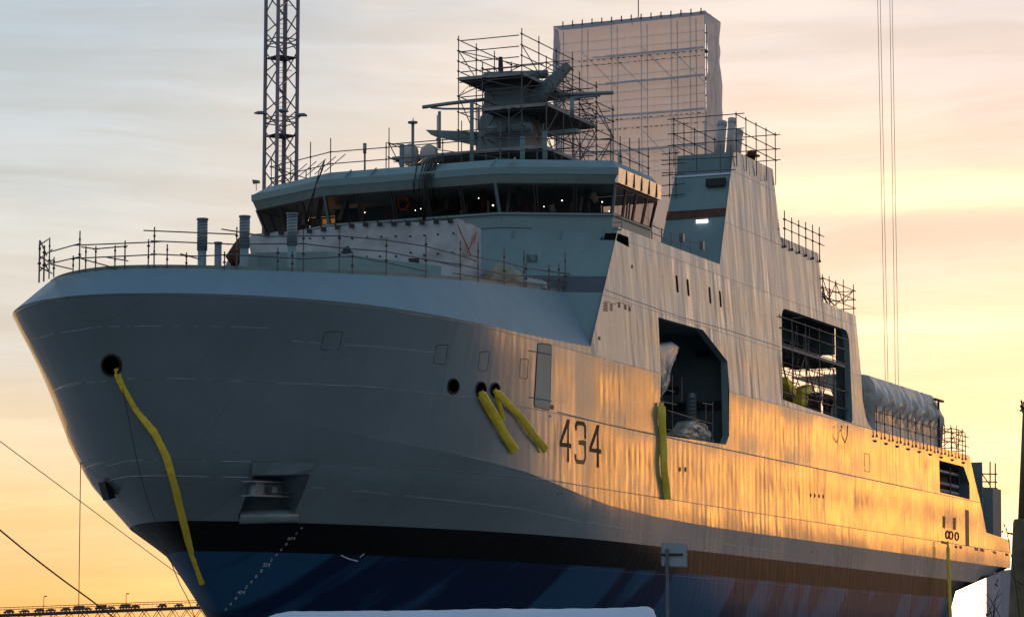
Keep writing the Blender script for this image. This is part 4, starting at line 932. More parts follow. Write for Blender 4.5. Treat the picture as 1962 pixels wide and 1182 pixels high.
single(b, 'deck_locker', 'bay', 'tall blue grey locker standing on the low stern deck', 'locker', tuple(q[3]))
# ------------------------------------------------------------------ tarpaulins
def cloth(b, c00, c10, c01, c11, nx, nz, amp, nrm, scale=.8, foldx=1.0, seed=0, edge=.0, mi=None):
    rows = []
    for j in range(nz + 1):
        row = []
        for i in range(nx + 1):
            u, v = i / nx, j / nz; p = c00.lerp(c10, u).lerp(c01.lerp(c11, u), v)
            k = min(1, 6 * min(u, 1 - u) + edge) * 1.0
            q = Vector((p.x * scale * foldx + seed, p.y * scale * foldx, p.z * scale * .6))
            row.append(p + Vector(nrm) * amp * k * (noise.noise(q) + .5 * noise.noise(q * 2.3)))
        rows.append(row)
    b.grid(rows, mi)
G1 = Thing('gun_tarpaulin', 'big white tarpaulin tent with dark eyelets on the foredeck before the bridge', 'tarpaulin', (25.5, 0, 16.6))
b = MB(); tp = [(480, 449), (520, 445), (560, 441), (590, 440), (640, 433), (700, 427), (760, 426), (820, 423), (877, 419)]
rows = []; n = 64
for j in range(26):
    row = []
    for i in range(n + 1):
        px = 480 + 397 * i / n; py = interp(px, tp) + 2.2 * abs(math.sin(i * math.pi / 8)); t_ = P(px, py, X=25); bt = Vector((24.6, t_.y - .05, 16.2)); v = j / 25
        p = t_.lerp(bt, v); q = Vector((p.y * .7, p.z * .5, 3)); fold = noise.noise(q) + .6 * noise.noise(q * 2.4) + .8 * abs(noise.noise(Vector((p.y * .45 + p.z * .8, p.z * .3, 9))))
        row.append(p + Vector((-1, 0, 0)) * .30 * fold * min(1, v * 4 + .1))
    rows.append(row)
b.grid(rows); a0, a1 = rows[0][-1], rows[-1][-1]
b2_ = MB(); c0 = Vector((27.3, a0.y - .05, a0.z - .12)); c1 = Vector((27.3, a1.y, 16.3)); cloth(b2_, a0, c0, a1, c1, 14, 20, .22, (0, -1, 0), .9)
fr = b.build('front_sheet', 'cover', G1, True); b2_.build('side_sheet', 'cover', G1, True)
b = MB(); b.quad(rows[0][0], rows[0][-1], c0, Vector((27.3, rows[0][0].y, 19.4))); b.build('roof_sheet', 'cover', G1)
for i, px in enumerate(range(512, 880, 27)):
    p = P(px, interp(px, tp) + 2, X=24.85); b = MB(); b.box(p + Vector((-.08, -.1, -.12)), p + Vector((.05, .1, .05))); b.tube([p, p + Vector((-.1, .12, .12))], .03, 5); b.build('clip', 'coupler', G1)
for px, py in ((593, 457), (619, 456), (649, 455), (674, 457), (703, 455), (730, 454), (757, 453), (785, 453), (812, 451), (838, 449), (868, 447), (702, 492), (727, 491), (758, 491), (786, 484), (812, 489), (838, 486), (866, 484)):
    p = P(px, py, X=24.62); b = MB(); b.tube([p, p + Vector((.1, 0, 0))], .045, 8); b.build('eyelet', 'coupler', G1)
b = MB(); q = [P(650, 489, X=24.45), P(660, 474, X=24.45), P(668, 471, X=24.45), P(675, 485, X=24.45)]; b.add(q, [(0, 1, 2, 3)]); b.build('tent_flap_gap', 'dark', G1)
b = MB(); q = [P(782, 495, X=24.4), P(783, 502, X=24.4), P(803, 504, X=24.4), P(803, 495, X=24.4)]; b.add(q, [(0, 1, 2, 3)]); b.build('tent_flap_gap', 'dark', G1)
for a_, c_ in (((877, 431), (902, 490)), ((913, 445), (895, 485)), ((912, 446), (908, 467)), ((880, 440), (898, 478))): b = MB(); b.tube([P(*a_, Y=a0.y - .25), P(*c_, Y=a0.y - .25)], .022, 5); b.build('orange_rope', 'orange', G1)
b = MB(); q = [P(430, 512, X=19.5), P(440, 491, X=19.5), P(494, 484, X=18.8), P(627, 482, X=18), P(711, 494, X=19.5), P(846, 510, X=21.5)]
lo_ = [Vector((v.x - .2, v.y, interp(v.x, ZTOP) - .3)) for v in q]; b.grid([q, lo_]); b.grid([q, [v + Vector((.12, 0, .0)) for v in q]]); b.build('breakwater', 'teal', ship)
b = MB(); rows = []
c = P(963, 531, X=27.5)
for j in range(13):
    row = []
    for i in range(24):
        th_ = 2 * math.pi * i / 24; ph = math.pi / 2 * j / 12; d = Vector((math.cos(th_) * math.cos(ph), math.sin(th_) * math.cos(ph), math.sin(ph)))
        s_ = 1 + .28 * noise.noise(d * 2.2 + Vector((4, 0, 0))); row.append(Vector((c.x + .8 * d.x * s_, c.y + 1.0 * d.y * s_, c.z - .55 + 1.05 * d.z * s_)))
    rows.append(row)
b.grid(rows, close=True)
M['canvas'] = mat('stained_canvas', (.30, .26, .19), .8, var=.35, vscale=2.5, bump=.05, bscale=3)
single(b, 'canvas_bundle', 'canvas', 'stained beige canvas bundle tied down behind the rail on the foredeck', 'bundle', (c.x, c.y, c.z - .6), smooth=True)
b = MB()
for k in range(5): p = P(1000 + k * 9, 541 + k * 1.5, X=28 + k * .2); b.tube([p + Vector((0, 0, -.15)), p + Vector((0, 0, .12)), p + Vector((0, 0, .25))], [.3, .26, .05], 7)
single(b, 'white_sheet', 'cover', 'crumpled white sheet lying beside the canvas bundle on the foredeck', 'sheet', tuple(P(1000, 545, X=28)), smooth=True)

# ducts
for (px, y0, y1, r_, lab) in ((388, 421, 512, .215, 'tall ribbed spiral duct standing alone near the bow, leftmost of the ducts'), (469, 416, 512, .215, 'ribbed spiral duct just left of the bridge corner beside a rust red cover'), (560, 411, 512, .215, 'ribbed spiral duct standing in front of the starboard bridge windows'), (418, 466, 512, .15, 'short thin duct stub between the two left ribbed ducts')):
    a_ = P(px, y0, X=17); bz = interp(17, ZTOP) - .2; th = Thing('spiral_duct', lab, 'duct', (a_.x, a_.y, bz), 'vent ducts standing on the foredeck')
    if r_ > .2:
        b = MB(); b.tube([(a_.x, a_.y, a_.z - 1.3), (a_.x, a_.y, a_.z)], r_, 18); b.build('pipe', 'duct', th, True)
        b = MB(); hel = [Vector((a_.x + (r_ + .005) * math.cos(k * .6), a_.y + (r_ + .005) * math.sin(k * .6), a_.z - 1.25 + k * .0125)) for k in range(98)]; b.tube(hel, .012, 4); b.build('spiral_seam', 'coupler', th)
        b = MB(); b.tube([(a_.x, a_.y, a_.z - .02), (a_.x, a_.y, a_.z + .05)], r_ + .03, 18); b.build('collar', 'duct', th, True)
        b = MB(); b.tube([(a_.x, a_.y, bz), (a_.x, a_.y, a_.z - 1.28)], r_ * .85, 14); b.build('base_pipe', 'teal', th, True)
    else:
        b = MB(); b.tube([(a_.x, a_.y, bz), (a_.x, a_.y, a_.z)], r_, 14); b.build('pipe', 'duct', th, True)
        b = MB(); b.tube([(a_.x, a_.y, a_.z - .02), (a_.x, a_.y, a_.z + .04)], r_ + .03, 14); b.build('collar', 'coupler', th, True)
b = MB(); c = P(452, 470, X=18); b.tube([c + Vector((0, 0, -1.4)), c + Vector((0, .1, -.5)), c + Vector((.1, -.1, 0)), c + Vector((0, -.2, .3))], [.3, .36, .25, .06], 9)
single(b, 'rust_cover', 'rust', 'rust red cloth cover hanging beside the left ribbed duct', 'cover', tuple(c - Vector((0, 0, 1.4))), smooth=True)
for (p0, p1, r_, lab) in (((1379, 288), (1384, 235), .21, 'left of the three wrapped exhaust pipes, with a mottled sleeve'), ((1397, 293), (1403, 229), .18, 'tallest exhaust pipe, in the middle on the casing top'), ((1410, 303), (1416, 252), .19, 'shortest exhaust pipe, nearest the casing side')):
    a_ = P(*p0, Y=-7.6); a_.z = 26.75; c_ = P(*p1, Y=-7.6); th = Thing('exhaust_pipe', lab, 'exhaust pipe', tuple(a_), 'wrapped exhaust pipes on the casing')
    b = MB(); b.tube([a_, c_], r_ * 1.15, 16); b.build('sleeve', 'covergrey', th, True); b = MB(); d = (c_ - a_).normalized(); b.tube([c_ - d * .25, c_ + d * .03], r_ * 1.22, 16); b.build('collar', 'cover', th, True)
b = MB(); c = P(1440, 297, Y=-7.6); b.tube([c + Vector((0, 0, -.45)), c + Vector((0, 0, -.1))], .2, 10); b.tube([c + Vector((0, 0, -.1)), c + Vector((0, 0, -.04))], .45, 14); b.tube([c + Vector((0, 0, -.04)), c + Vector((0, 0, .18)), c + Vector((0, 0, .24))], [.26, .24, .1], 12)
single(b, 'vent_cowl', 'rust', 'dark mushroom vent cowl on the casing top behind the exhaust pipes', 'vent', tuple(c - Vector((0, 0, .45))), smooth=True)
LT = Thing('strip_light', 'lit twin tube work light on the front face of the exhaust casing', 'work light', tuple(P(1345, 424, X=49.42)))
p = P(1345, 424, X=49.42); b = MB(); b.box(p + Vector((.05, -.35, -.09)), p + Vector((.12, .35, .09))); b.build('housing', 'duct', LT)
for dz_ in (-.045, .045): b = MB(); b.tube([p + Vector((0, -.3, dz_)), p + Vector((0, .3, dz_))], .028, 8); b.build('lit_tube', 'lamp', LT)

# sheeted mast enclosure ----------------------------------------------------
W1 = Thing('sheeted_scaffold', 'tall scaffold wrapped in pinkish translucent sheeting behind the bridge', 'scaffold enclosure', (60, 0, 20.4))
X0, X1, Y0, Y1, Z0, Z1 = 58.0, 60.5, -4.75, 4.2, 20.4, 35.85
b = MB(); V = Vector
def wrapface(name, c00, c10, c01, c11, nrm, nx, nz, amp):
    b = MB(); rows = []
    for j in range(nz + 1):
        row = []
        for i in range(nx + 1):
            u, v = i / nx, j / nz; p = c00.lerp(c10, u).lerp(c01.lerp(c11, u), v)
            f = noise.noise(V((p.x * .5, p.y * .5, p.z * .35))) + .6 * noise.noise(V((p.x, p.y + p.z * .7, p.z * .8)) * 1.3) + .35 * noise.noise(V((p.x * 3, p.y * 3, p.z * 1.2)))
            pull = .05 * abs(math.sin(u * nx * .37)) if j == 0 else 0
            row.append(p + V(nrm) * amp * f * min(1, v * 10 + .2) - V((0, 0, pull)))
        rows.append(row)
    b.grid(rows); return b.build(name, 'wrap', W1, True)
wrapface('front_sheet', V((X0, Y1, Z1)), V((X0, Y0, Z1 + .05)), V((X0, Y1, Z0)), V((X0, Y0, Z0)), (-1, 0, 0), 60, 90, .13)
wrapface('side_sheet', V((X0, Y0, Z1 + .05)), V((X1, Y0 - .0, Z1 - .1)), V((X0, Y0, Z0)), V((X1, Y0, Z0)), (0, -1, 0), 24, 90, .16)
wrapface('side_sheet', V((X0, Y1, Z1)), V((X1, Y1 + .2, Z1 - .2)), V((X0, Y1, Z0)), V((X1, Y1 + .2, Z0)), (0, 1, 0), 24, 70, .3)
b = MB(); b.quad(V((X0, Y1, Z1 - .02)), V((X0, Y0, Z1 + .0)), V((X1, Y0, Z1 - .1)), V((X1, Y1, Z1 - .2))); b.build('top_sheet', 'wrap', W1)
ysx = [4.05, 2.6, .85, -.9, -2.65, -3.75, -4.6]; xi = 58.55
for y in ysx:
    rod(W1, 'standard', (xi, y, Z0), (xi, y, Z1 - .05), .026); rod(W1, 'standard', (X1 - .3, y, Z0), (X1 - .3, y, Z1 - .3), .03)
zz = [P(1345, y, X=58).z for y in (59, 77, 95, 106, 130, 163, 179, 194, 217, 233, 262, 278, 300, 320)]
for z in zz: rod(W1, 'ledger', (xi, 4.1, z), (xi, -4.65, z), .016)
for z in zz[::3]: rod(W1, 'transom', (xi, -4.5, z), (X1 - .3, -4.5, z), .03)
for i in (1, 4, 7, 10):
    b = MB(); b.box((xi, -4.5, zz[i + 0] - .42), (xi + .9, 2.0 if i < 7 else 3.8, zz[i] - .37)); b.build('scaffold_deck', 'plank', W1)
    b = MB(); b.box((xi - .03, -4.5, zz[i] - .45), (xi, 1.2 if i < 7 else 2.6, zz[i] - .33)); b.build('toe_board', 'plank', W1)
for i in range(4):
    for j in range(3): z_ = Z1 - 1.6 - j * 4.6 - (i % 2) * .3; rod(W1, 'brace', (xi, ysx[i + 1], z_), (xi, ysx[i + 1] - 2.0, z_ - 2.1), .02)
rnd = random.Random(3)
for z in (zz[2] - .1, zz[3] - .05, zz[8], zz[8] - .55):   # dashed lacing along the sheet laps
    b = MB(); y = 4.0
    while y > -4.6: L_ = rnd.uniform(.06, .2); b.box((57.84, y - L_, z - .015), (57.88, y, z + .02)); y -= L_ + rnd.uniform(.12, .35)
    b.build('lacing', 'coupler', W1, kind='stuff')
for k in range(15): y = 3.6 - k * .58; b = MB(); b.tube([V((57.95, y, Z1 - .12)), V((57.85, y - .05, Z1 + .16))], .035, 5); b.build('tie', 'coupler', W1)
finish(W1)
b = MB(); a_ = P(1223, 40, X=60); b.tube([V((a_.x, a_.y, 35.5)), P(1223, -40, X=60)], .03, 6); single(b, 'whip_aerial', 'steel', 'thin whip aerial rising above the sheeted scaffold', 'aerial', (a_.x, a_.y, 35.5))

# aft tarpaulin --------------------------------------------------------------
A1 = Thing('aft_tarpaulin', 'long silvery tarpaulin with bulging folds covering the flight deck side', 'tarpaulin', (82, -7, 14))
def aft(u, v):   # u along, v from ridge to foot
    x = 75.6 + 13.9 * u; prof = [(0, -7.6, 17.66), (.05, -8.2, 17.6), (.2, -8.52, 17.05), (.38, -8.78, 16.3), (.5, -8.62, 15.8), (.8, -8.6, 14.9), (1, -8.7, 14.02)]
    y = interp(v, [(a, c) for a, c, d in prof]); z = interp(v, [(a, d) for a, c, d in prof])
    k = math.exp(-((v - .42) / .16) ** 2)
    ph = x * 2.5 + v * 9 + 1.3 * noise.noise(V((x * .3, v, 2)))
    f = .22 * k * (abs(math.sin(ph)) ** 1.5) + .10 * noise.noise(V((x * 1.3, v * 2.0, 1))) + .05 * noise.noise(V((x * 4, v * 3, 1)))
    return V((x, y - f, z - .16 * k * math.sin(ph)))
b = MB(); b.grid([[aft(i / 120, j / 34) for i in range(121)] for j in range(35)]); b.build('side_sheet', 'covergrey', A1, True)
b = MB(); rows = [[aft(0, j / 34).lerp(V((75.0 - .4 * k / 8, aft(0, j / 34).y + 2.4 * k / 8, aft(0, j / 34).z)), k / 8 if k else 0) + V((.12 * noise.noise(V((k * .5, j * .2, 0))), 0, 0)) for k in range(9)] for j in range(35)]; b.grid(rows); b.build('end_sheet', 'covergrey', A1, True)
b = MB(); b.quad(aft(0, 0), aft(1, 0), V((89.5, -3.5, 17.6)), V((75.2, -3.5, 17.6))); b.quad(aft(1, 0), aft(1, .5), aft(1, 1), V((89.5, -3.5, 14)), V((89.5, -3.5, 17.6))); b.build('roof_sheet', 'covergrey', A1)
A2 = Thing('inner_tarpaulin', 'brownish sheeted stack seen through the scaffold in the large aft opening', 'tarpaulin', (78, -3, 14)); b = MB()
cloth(b, V((77, -4.9, 16.8)), V((77, 1, 16.9)), V((77, -4.9, 14)), V((77, 1, 14)), 20, 10, .2, (-1, 0, 0)); cloth(b, V((77, -5, 16.8)), V((88, -5, 16.8)), V((77, -5, 14)), V((88, -5, 14)), 20, 10, .2, (0, -1, 0)); b.build('sheet', 'rust', A2, True)

# boat bay tarps
def blob(name, mt, label, cat, pts, seed, amp=.12, thick=.14):
    """draped cloth through a set of 3-D outline points (front face) with thickness"""
    c = sum(pts, V()) / len(pts); b = MB(); n = 28; rows = []
    per = []
    m = len(pts)
    for k in range(n):
        s = k / n * m; i = int(s); f = s - i; per.append(pts[i].lerp(pts[(i + 1) % m], f))
    for j in range(9):
        r_ = math.sin(j / 8 * math.pi / 2)
        rows.append([c.lerp(p, r_) + V((-.1, -thick * math.cos(j / 8 * math.pi / 2), 0)) + V((amp, amp, 0)) * noise.noise(V((p.x * 2 + seed, j * .5, p.z * 1.6)) * 1.4) for p in per])
    b.grid(rows, close=True); b.grid([rows[-1], [p + V((0, .5, 0)) for p in rows[-1]]], close=True)
    return single(b, name, mt, label, cat, tuple(min(pts, key=lambda p: p.z)), smooth=True)
Q = lambda px, py, y=-8.9: P(px, py, Y=y)
blob('hanging_cover', 'covergrey', 'pale grey cover hanging at the left edge of the boat bay', 'cover', [Q(1256, 663), Q(1290, 655), Q(1302, 666), Q(1285, 710), Q(1280, 745), Q(1262, 768), Q(1256, 765)], 1)
blob('heaped_cover', 'covergrey', 'crumpled pale cover heaped on the sill of the boat bay', 'cover', [Q(1292, 835), Q(1310, 822), Q(1318, 808), Q(1337, 805), Q(1352, 812), Q(1362, 830), Q(1360, 850), Q(1325, 845)], 5, .3)
b = MB(); p = P(1324, 796, Y=-7.5); b.tube([V((p.x, p.y, 11.2)), V((p.x, p.y, p.z + 1.1))], .28, 14)
for k in range(9): b.box(V((p.x - .31, p.y - .31, 12.2 + k * .19)), V((p.x - .26, p.y + .1, 12.3 + k * .19)))
single(b, 'ribbed_cabinet', 'duct', 'pale ribbed pipe standing inside the boat bay', 'pipe', (p.x, p.y, 11.2), smooth=False)
blob('yellow_bag', 'yellow', 'yellow bag hanging at the left side of the scaffolded opening', 'bag', [P(x, y, Y=-9.0) for x, y in ((1508, 722), (1517, 730), (1526, 752), (1523, 760), (1514, 752), (1506, 735))], 2, .08)
blob('yellow_sheet', 'yellow', 'yellow sheet draped in the middle of the scaffolded opening', 'sheet', [P(x, y, Y=-8.2) for x, y in ((1536, 746), (1556, 737), (1559, 745), (1545, 758), (1546, 778), (1537, 776), (1537, 758))], 3, .06)

# yellow hoses ---------------------------------------------------------------
def hose(label, path, w, loc_off=.16, flat=.45, seed=0, surf=None):
    pts = []
    for (a, c) in zip(path, path[1:]):
        for k in range(10): f = k / 10; pts.append((a[0] + (c[0] - a[0]) * f, a[1] + (c[1] - a[1]) * f))
    pts.append(path[-1]); p3 = []
    for k in range(3):   # smooth the pixel path
        pts = [pts[0]] + [((a[0] + 2 * b_[0] + c[0]) / 4, (a[1] + 2 * b_[1] + c[1]) / 4) for a, b_, c in zip(pts, pts[1:], pts[2:])] + [pts[-1]]
    for i, q in enumerate(pts):
        h = surf(*q) if surf else hit(*q, off=loc_off + .3 * loc_off * math.sin(i * .17) ** 2)
        p3.append(h)
    n = len(p3); b = MB(); rows = []
    for i, p in enumerate(p3):
        d = (p3[min(i + 1, n - 1)] - p3[max(i - 1, 0)]).normalized(); v = (p - V(CAM)).normalized(); nn = V((-.86, -.5, 0)); sd = d.cross(nn).normalized(); nn = sd.cross(d).normalized()
        wi = w * (1 + .22 * noise.noise(V((i * .09, seed, 0)))) * (.62 if i < 3 else 1)
        tw = .5 * noise.noise(V((i * .05, seed, 7)))
        row = []
        for k in range(14):
            a_ = 2 * math.pi * k / 14 + tw; r1 = math.cos(a_) * wi / 2 * (1 + .05 * noise.noise(V((i * .3, k * .9, seed)))); r2 = math.sin(a_) * wi / 2 * flat * (1 + .5 * math.sin(k * 2.6 + .6 * math.sin(i * .13 + seed)) + .5 * noise.noise(V((i * .22, k * .8, seed + 3))))
            row.append(p + sd * r1 + nn * r2)
        rows.append(row)
    b.grid(rows, close=True); b.add(rows[-1], [tuple(range(14))])
    return single(b, 'yellow_hose', 'yellow', label, 'hose', tuple(p3[-1]), 'yellow hoses hanging from the hull', True)
hose('long yellow hose trailing down the bow from the large round hawse hole', [(222, 706), (236, 740), (262, 785), (296, 828), (318, 872), (336, 935), (348, 985), (362, 1040), (378, 1085), (389, 1118)], .29, flat=.3, seed=1)
hose('thick yellow hose sagging from the middle of the three small hawse holes', [(921, 750), (930, 768), (950, 802), (970, 838), (987, 864)], .40, flat=.35, seed=2)
hose('yellow hose slanting to the right toward the number from the right hawse hole', [(947, 747), (965, 766), (995, 795), (1022, 832), (1046, 862)], .33, flat=.3, seed=3)
hose('short yellow hose end hidden between the two slanting hoses', [(948, 752), (958, 780), (964, 806)], .2, .06, seed=4)
hose('flat yellow hose hanging straight down from the front corner of the boat bay', [(1267, 771), (1268, 800), (1271, 850), (1273, 905), (1279, 956)], .36, .14, .3, 5)
hose('thin yellow hose hanging from the stern hawse holes to the ground', [(1816, 1036), (1817, 1080), (1819, 1130), (1822, 1200)], .22, .2, seed=6, surf=lambda x, y: P(x, y, Y=-9.95))

# cables over the bridge windows
C1 = Thing('cable_bundle', 'bundle of black cables hanging over the middle bridge windows', 'cables', (30.8, -.5, 20.5))
for k, (xa, xm, xb, yb) in enumerate(((800, 794, 792, 350), (812, 803, 803, 360), (818, 808, 809, 405), (826, 814, 811, 425), (829, 817, 813, 425), (833, 822, 815, 420), (838, 827, 828, 380), (822, 812, 812, 428), (836, 818, 810, 424))):
    b = MB(); b.tube([P(xa + 12, 302, X=31.7), P(xa, 312, X=31.3), P(xm, 345, X=30.75), P((xm + xb) / 2, 370, X=30.8), P(xb, yb, X=30.95)], .035, 6); b.build('cable', 'ink', C1, True)
C2 = Thing('hanging_cable', 'single dark cable looped from the roof rail over the starboard bridge windows', 'cables', (31, 5, 20.9))
for xa, xb in ((616, 592), (612, 597), (618, 590)):
    b = MB(); b.tube([P(622, 308, X=31.8), P(xa, 326, X=31.2), P(605, 355, X=30.7), P(xb, 400, X=30.9), P(xb - 4, 430, X=31)], .026, 6); b.build('cable', 'ink', C2, True)
b = MB(); b.tube([P(1612, 815, Y=-9.7), P(1613, 835, Y=-9.75), P(1619, 848, Y=-9.75), P(1623, 835, Y=-9.75), P(1624, 815, Y=-9.65)], .03, 6); single(b, 'hanging_cable', 'ink', 'short looped cable hanging under the aft corner of the large opening', 'cables', tuple(P(1619, 848, Y=-9.75)), smooth=True)

# ------------------------------------------------------------------ lattice tower behind the ship
TW = Thing('lattice_tower', 'tall square lattice lighting tower behind the bridge on the left', 'tower', (80, 33.3, -2))
ctr = P(538.5, 200, X=80); R_ = 1.09; base = math.atan2(-math.cos(AZ - 0), math.sin(AZ)); legs = []
rv = V((math.sin(AZ + .08), -math.cos(AZ + .08), 0)); fv = V((math.cos(AZ + .08), math.sin(AZ + .08), 0))
for k in range(4):
    a_ = math.radians(13) + k * math.pi / 2; legs.append(V((ctr.x, ctr.y, 0)) + rv * (R_ * math.cos(a_)) + fv * (-R_ * math.sin(a_)))
for L_ in legs: b = MB(); b.tube([L_ + V((0, 0, -2)), L_ + V((0, 0, 56))], .13, 8); b.build('leg', 'tower', TW, True)
st = 1.33; z = 28.0
while z < 48:
    for k in range(4):
        a_, c_ = legs[k], legs[(k + 1) % 4]; j = int(z / st)
        if j % 2: a_, c_ = c_, a_
        rod(TW, 'brace', a_ + V((0, 0, z)), c_ + V((0, 0, z + st)), .045, 'tower')
    z += st
for zc in (P(538, 113, X=80).z, P(538, 262, X=80).z):
    b = MB(); b.add([L_ + V((0, 0, zc)) for L_ in legs] + [L_ + V((0, 0, zc + .06)) for L_ in legs], [(3, 2, 1, 0), (4, 5, 6, 7), (0, 1, 5, 4), (1, 2, 6, 5), (2, 3, 7, 6), (3, 0, 4, 7)]); b.build('platform', 'coupler', TW)
    for dz_ in (.9, 1.25):
        for k in range(4): rod(TW, 'platform_rail', legs[k] + V((0, 0, zc + dz_)), legs[(k + 1) % 4] + V((0, 0, zc + dz_)), .04, 'tower')
for s_ in (-.28, .1): p = V((ctr.x, ctr.y, 0)) + rv * s_; rod(TW, 'ladder_rail', p + V((0, 0, 26)), p + V((0, 0, 50)), .03, 'tower')
for k in range(60): z = 28 + k * .33; p = V((ctr.x, ctr.y, z)); rod(TW, 'ladder_rung', p + rv * -.28, p + rv * .1, .018, 'tower')
for k in range(8):
    z = 29 + k * 2.2; b = MB(); p = V((ctr.x, ctr.y, z)); rg = [p + rv * (.3 + .4 * math.cos(a_)) + fv * (-.3 * math.sin(a_)) for a_ in [i * math.pi / 6 for i in range(7)]]; b.tube(rg, .02, 5); b.build('ladder_hoop', 'tower', TW)
finish(TW)
for (px, py, sgn, lab) in ((499, 218, -1, 'floodlight sticking out on the left side of the lattice tower'), (577, 222, 1, 'floodlight sticking out on the right side of the lattice tower'), (541, 214, 0, 'floodlight in the middle of the lattice tower front')):
    c = P(px, py, X=79.5); th = Thing('floodlight', lab, 'floodlight', tuple(c), 'floodlights on the lattice tower')
    b = MB(); b.tube([c - rv * .42 + V((0, 0, .02)), c - rv * .15 + V((0, 0, .05)), c + rv * .2 + V((0, 0, .06)), c + rv * .42 + V((0, 0, -.02))], [.08, .2, .2, .08], 8, flat=.6); b.build('lamp_head', 'duct', th, True)
    b = MB(); e = V((ctr.x, ctr.y, c.z)) + rv * sgn * 1.0; b.tube([c, e], .05, 6); b.build('arm', 'tower', th)

# ------------------------------------------------------------------ crane hoist wires, ropes
HW = Thing('hoist_wires', 'four thin hoist wires hanging in front of the bright sky right of the ship', 'wires', tuple(P(1705, 900, D=230)))
for a_, c_ in (((1681, -30), (1697, 760)), ((1686, -30), (1702, 760)), ((1704.5, -30), (1716, 760)), ((1709, -30), (1722, 760))):
    b = MB(); b.tube([P(*a_, D=232), P(*c_, D=228)], .022, 5); b.build('wire', 'rope', HW)
def rope(label, path, r_, name='rope', cat='rope'):
    p = [P(x, y, D=d) for x, y, d in path]; pts = []
    for i in range(len(p) - 1):
        a_, b_, c_, d_ = p[max(i - 1, 0)], p[i], p[i + 1], p[min(i + 2, len(p) - 1)]
        for k in range(6):
            s = k / 6; pts.append(.5 * ((2 * b_) + (c_ - a_) * s + (2 * a_ - 5 * b_ + 4 * c_ - d_) * s * s + (3 * b_ - a_ - 3 * c_ + d_) * s ** 3))
    pts.append(p[-1]); b = MB(); b.tube(pts, r_, 6); single(b, name, 'rope', label, cat, tuple(p[-1]), smooth=True)
rope('thick dark mooring rope sagging across the lower left corner', [(-60, 965, 88), (0, 1015, 90), (60, 1064, 92), (120, 1110, 94), (170, 1146, 96), (215, 1180, 98), (300, 1240, 101)], .026, 'mooring_rope')
rope('thin straight line running down from the left edge to behind the bow', [(-60, 800, 128), (0, 845, 130), (150, 957, 135), (295, 1065, 142), (400, 1142, 150)], .018, 'stay_wire', 'wire')
rope('thin vertical wire hanging from behind the bow at the left', [(155, 850, 118), (153, 1000, 118), (150, 1230, 118)], .017, 'hanging_wire', 'wire')
a_ = hit(233, 735, .1); d0 = math.hypot(a_.x + 88, a_.y + 58)
rope('thin dark rope dangling from the bow hawse hole down to the ground', [(233, 733, d0), (262, 880, d0 + .3), (284, 960, d0 + .8), (312, 1035, d0 + 1.2), (342, 1112, d0 + 1.5), (362, 1152, d0 + 1.8), (385, 1215, d0 + 2)], .016, 'dangling_rope')

# ------------------------------------------------------------------ suspension bridge far behind
BR = Thing('road_bridge', 'long truss bridge carrying traffic across the far lower left', 'bridge', tuple(P(0, 1250, D=1150)))
A_ = P(-160, 1182, D=1120); B_ = P(700, 1148, D=1330); dd = (B_ - A_).normalized(); LB = (B_ - A_).length; up = V((0, 0, 1)); pr = V((dd.y, -dd.x, 0)).normalized()
def bp(s, h=0, o=0): return A_ + dd * s + up * h + pr * o
b = MB(); b.hexa([bp(0, -1.2, 5), bp(LB, -1.2, 5), bp(LB, -1.2, -5), bp(0, -1.2, -5)], [bp(0, 0, 5), bp(LB, 0, 5), bp(LB, 0, -5), bp(0, 0, -5)]); b.build('deck', 'coupler', BR)
for o_ in (5, -5): rod(BR, 'bottom_chord', bp(0, -5.5, o_), bp(LB, -5.5, o_), .3, 'coupler'); rod(BR, 'handrail', bp(0, 1.6, o_), bp(LB, 1.6, o_), .07, 'coupler'); rod(BR, 'handrail', bp(0, 2.4, o_), bp(LB, 2.4, o_), .07, 'coupler')
s = 0; k = 0
while s < LB - 9 and s < 175: rod(BR, 'truss_brace', bp(s, -1.2 if k % 2 else -5.5, 5), bp(s + 4.5, -5.5 if k % 2 else -1.2, 5), .16, 'coupler'); rod(BR, 'truss_brace', bp(s, -5.5 if k % 2 else -1.2, -5), bp(s + 4.5, -1.2 if k % 2 else -5.5, -5), .14, 'coupler'); s += 4.5; k += 1
s = 0
while s < 150: rod(BR, 'railing_post', bp(s, 0, 5), bp(s, 2.4, 5), .05, 'coupler'); s += 2.6
finish(BR)
def sof(px):   # distance along the bridge for an image column
    lo, hi = 0.0, LB
    for _ in range(40):
        m = (lo + hi) / 2; v = bp(m) - V(CAM); x = CX + F * (v.x * math.sin(AZ) - v.y * math.cos(AZ)) / ((v.x * math.cos(AZ) + v.y * math.sin(AZ)) * math.cos(TILT) + v.z * math.sin(TILT))
        if x < px: lo = m
        else: hi = m
    return lo
for i, (px, lab) in enumerate(((67, 'leftmost'), (225, 'middle'), (362, 'rightmost'))):
    s = sof(px); th = Thing('street_lamp', f'{lab} of the three slender street lamps standing on the far bridge', 'street lamp', tuple(bp(s, 0, 4.6)), 'street lamps on the far bridge')
    rod(th, 'pole', bp(s, 0, 4.6), bp(s, 6.2, 4.6), .13, 'coupler'); b = MB(); b.box(bp(s, 6.1, 4.6) - V((.1, .2, 0)), bp(s + 1.8, 6.35, 4.6) + V((.1, .2, .1))); b.build('lamp_head', 'coupler', th)
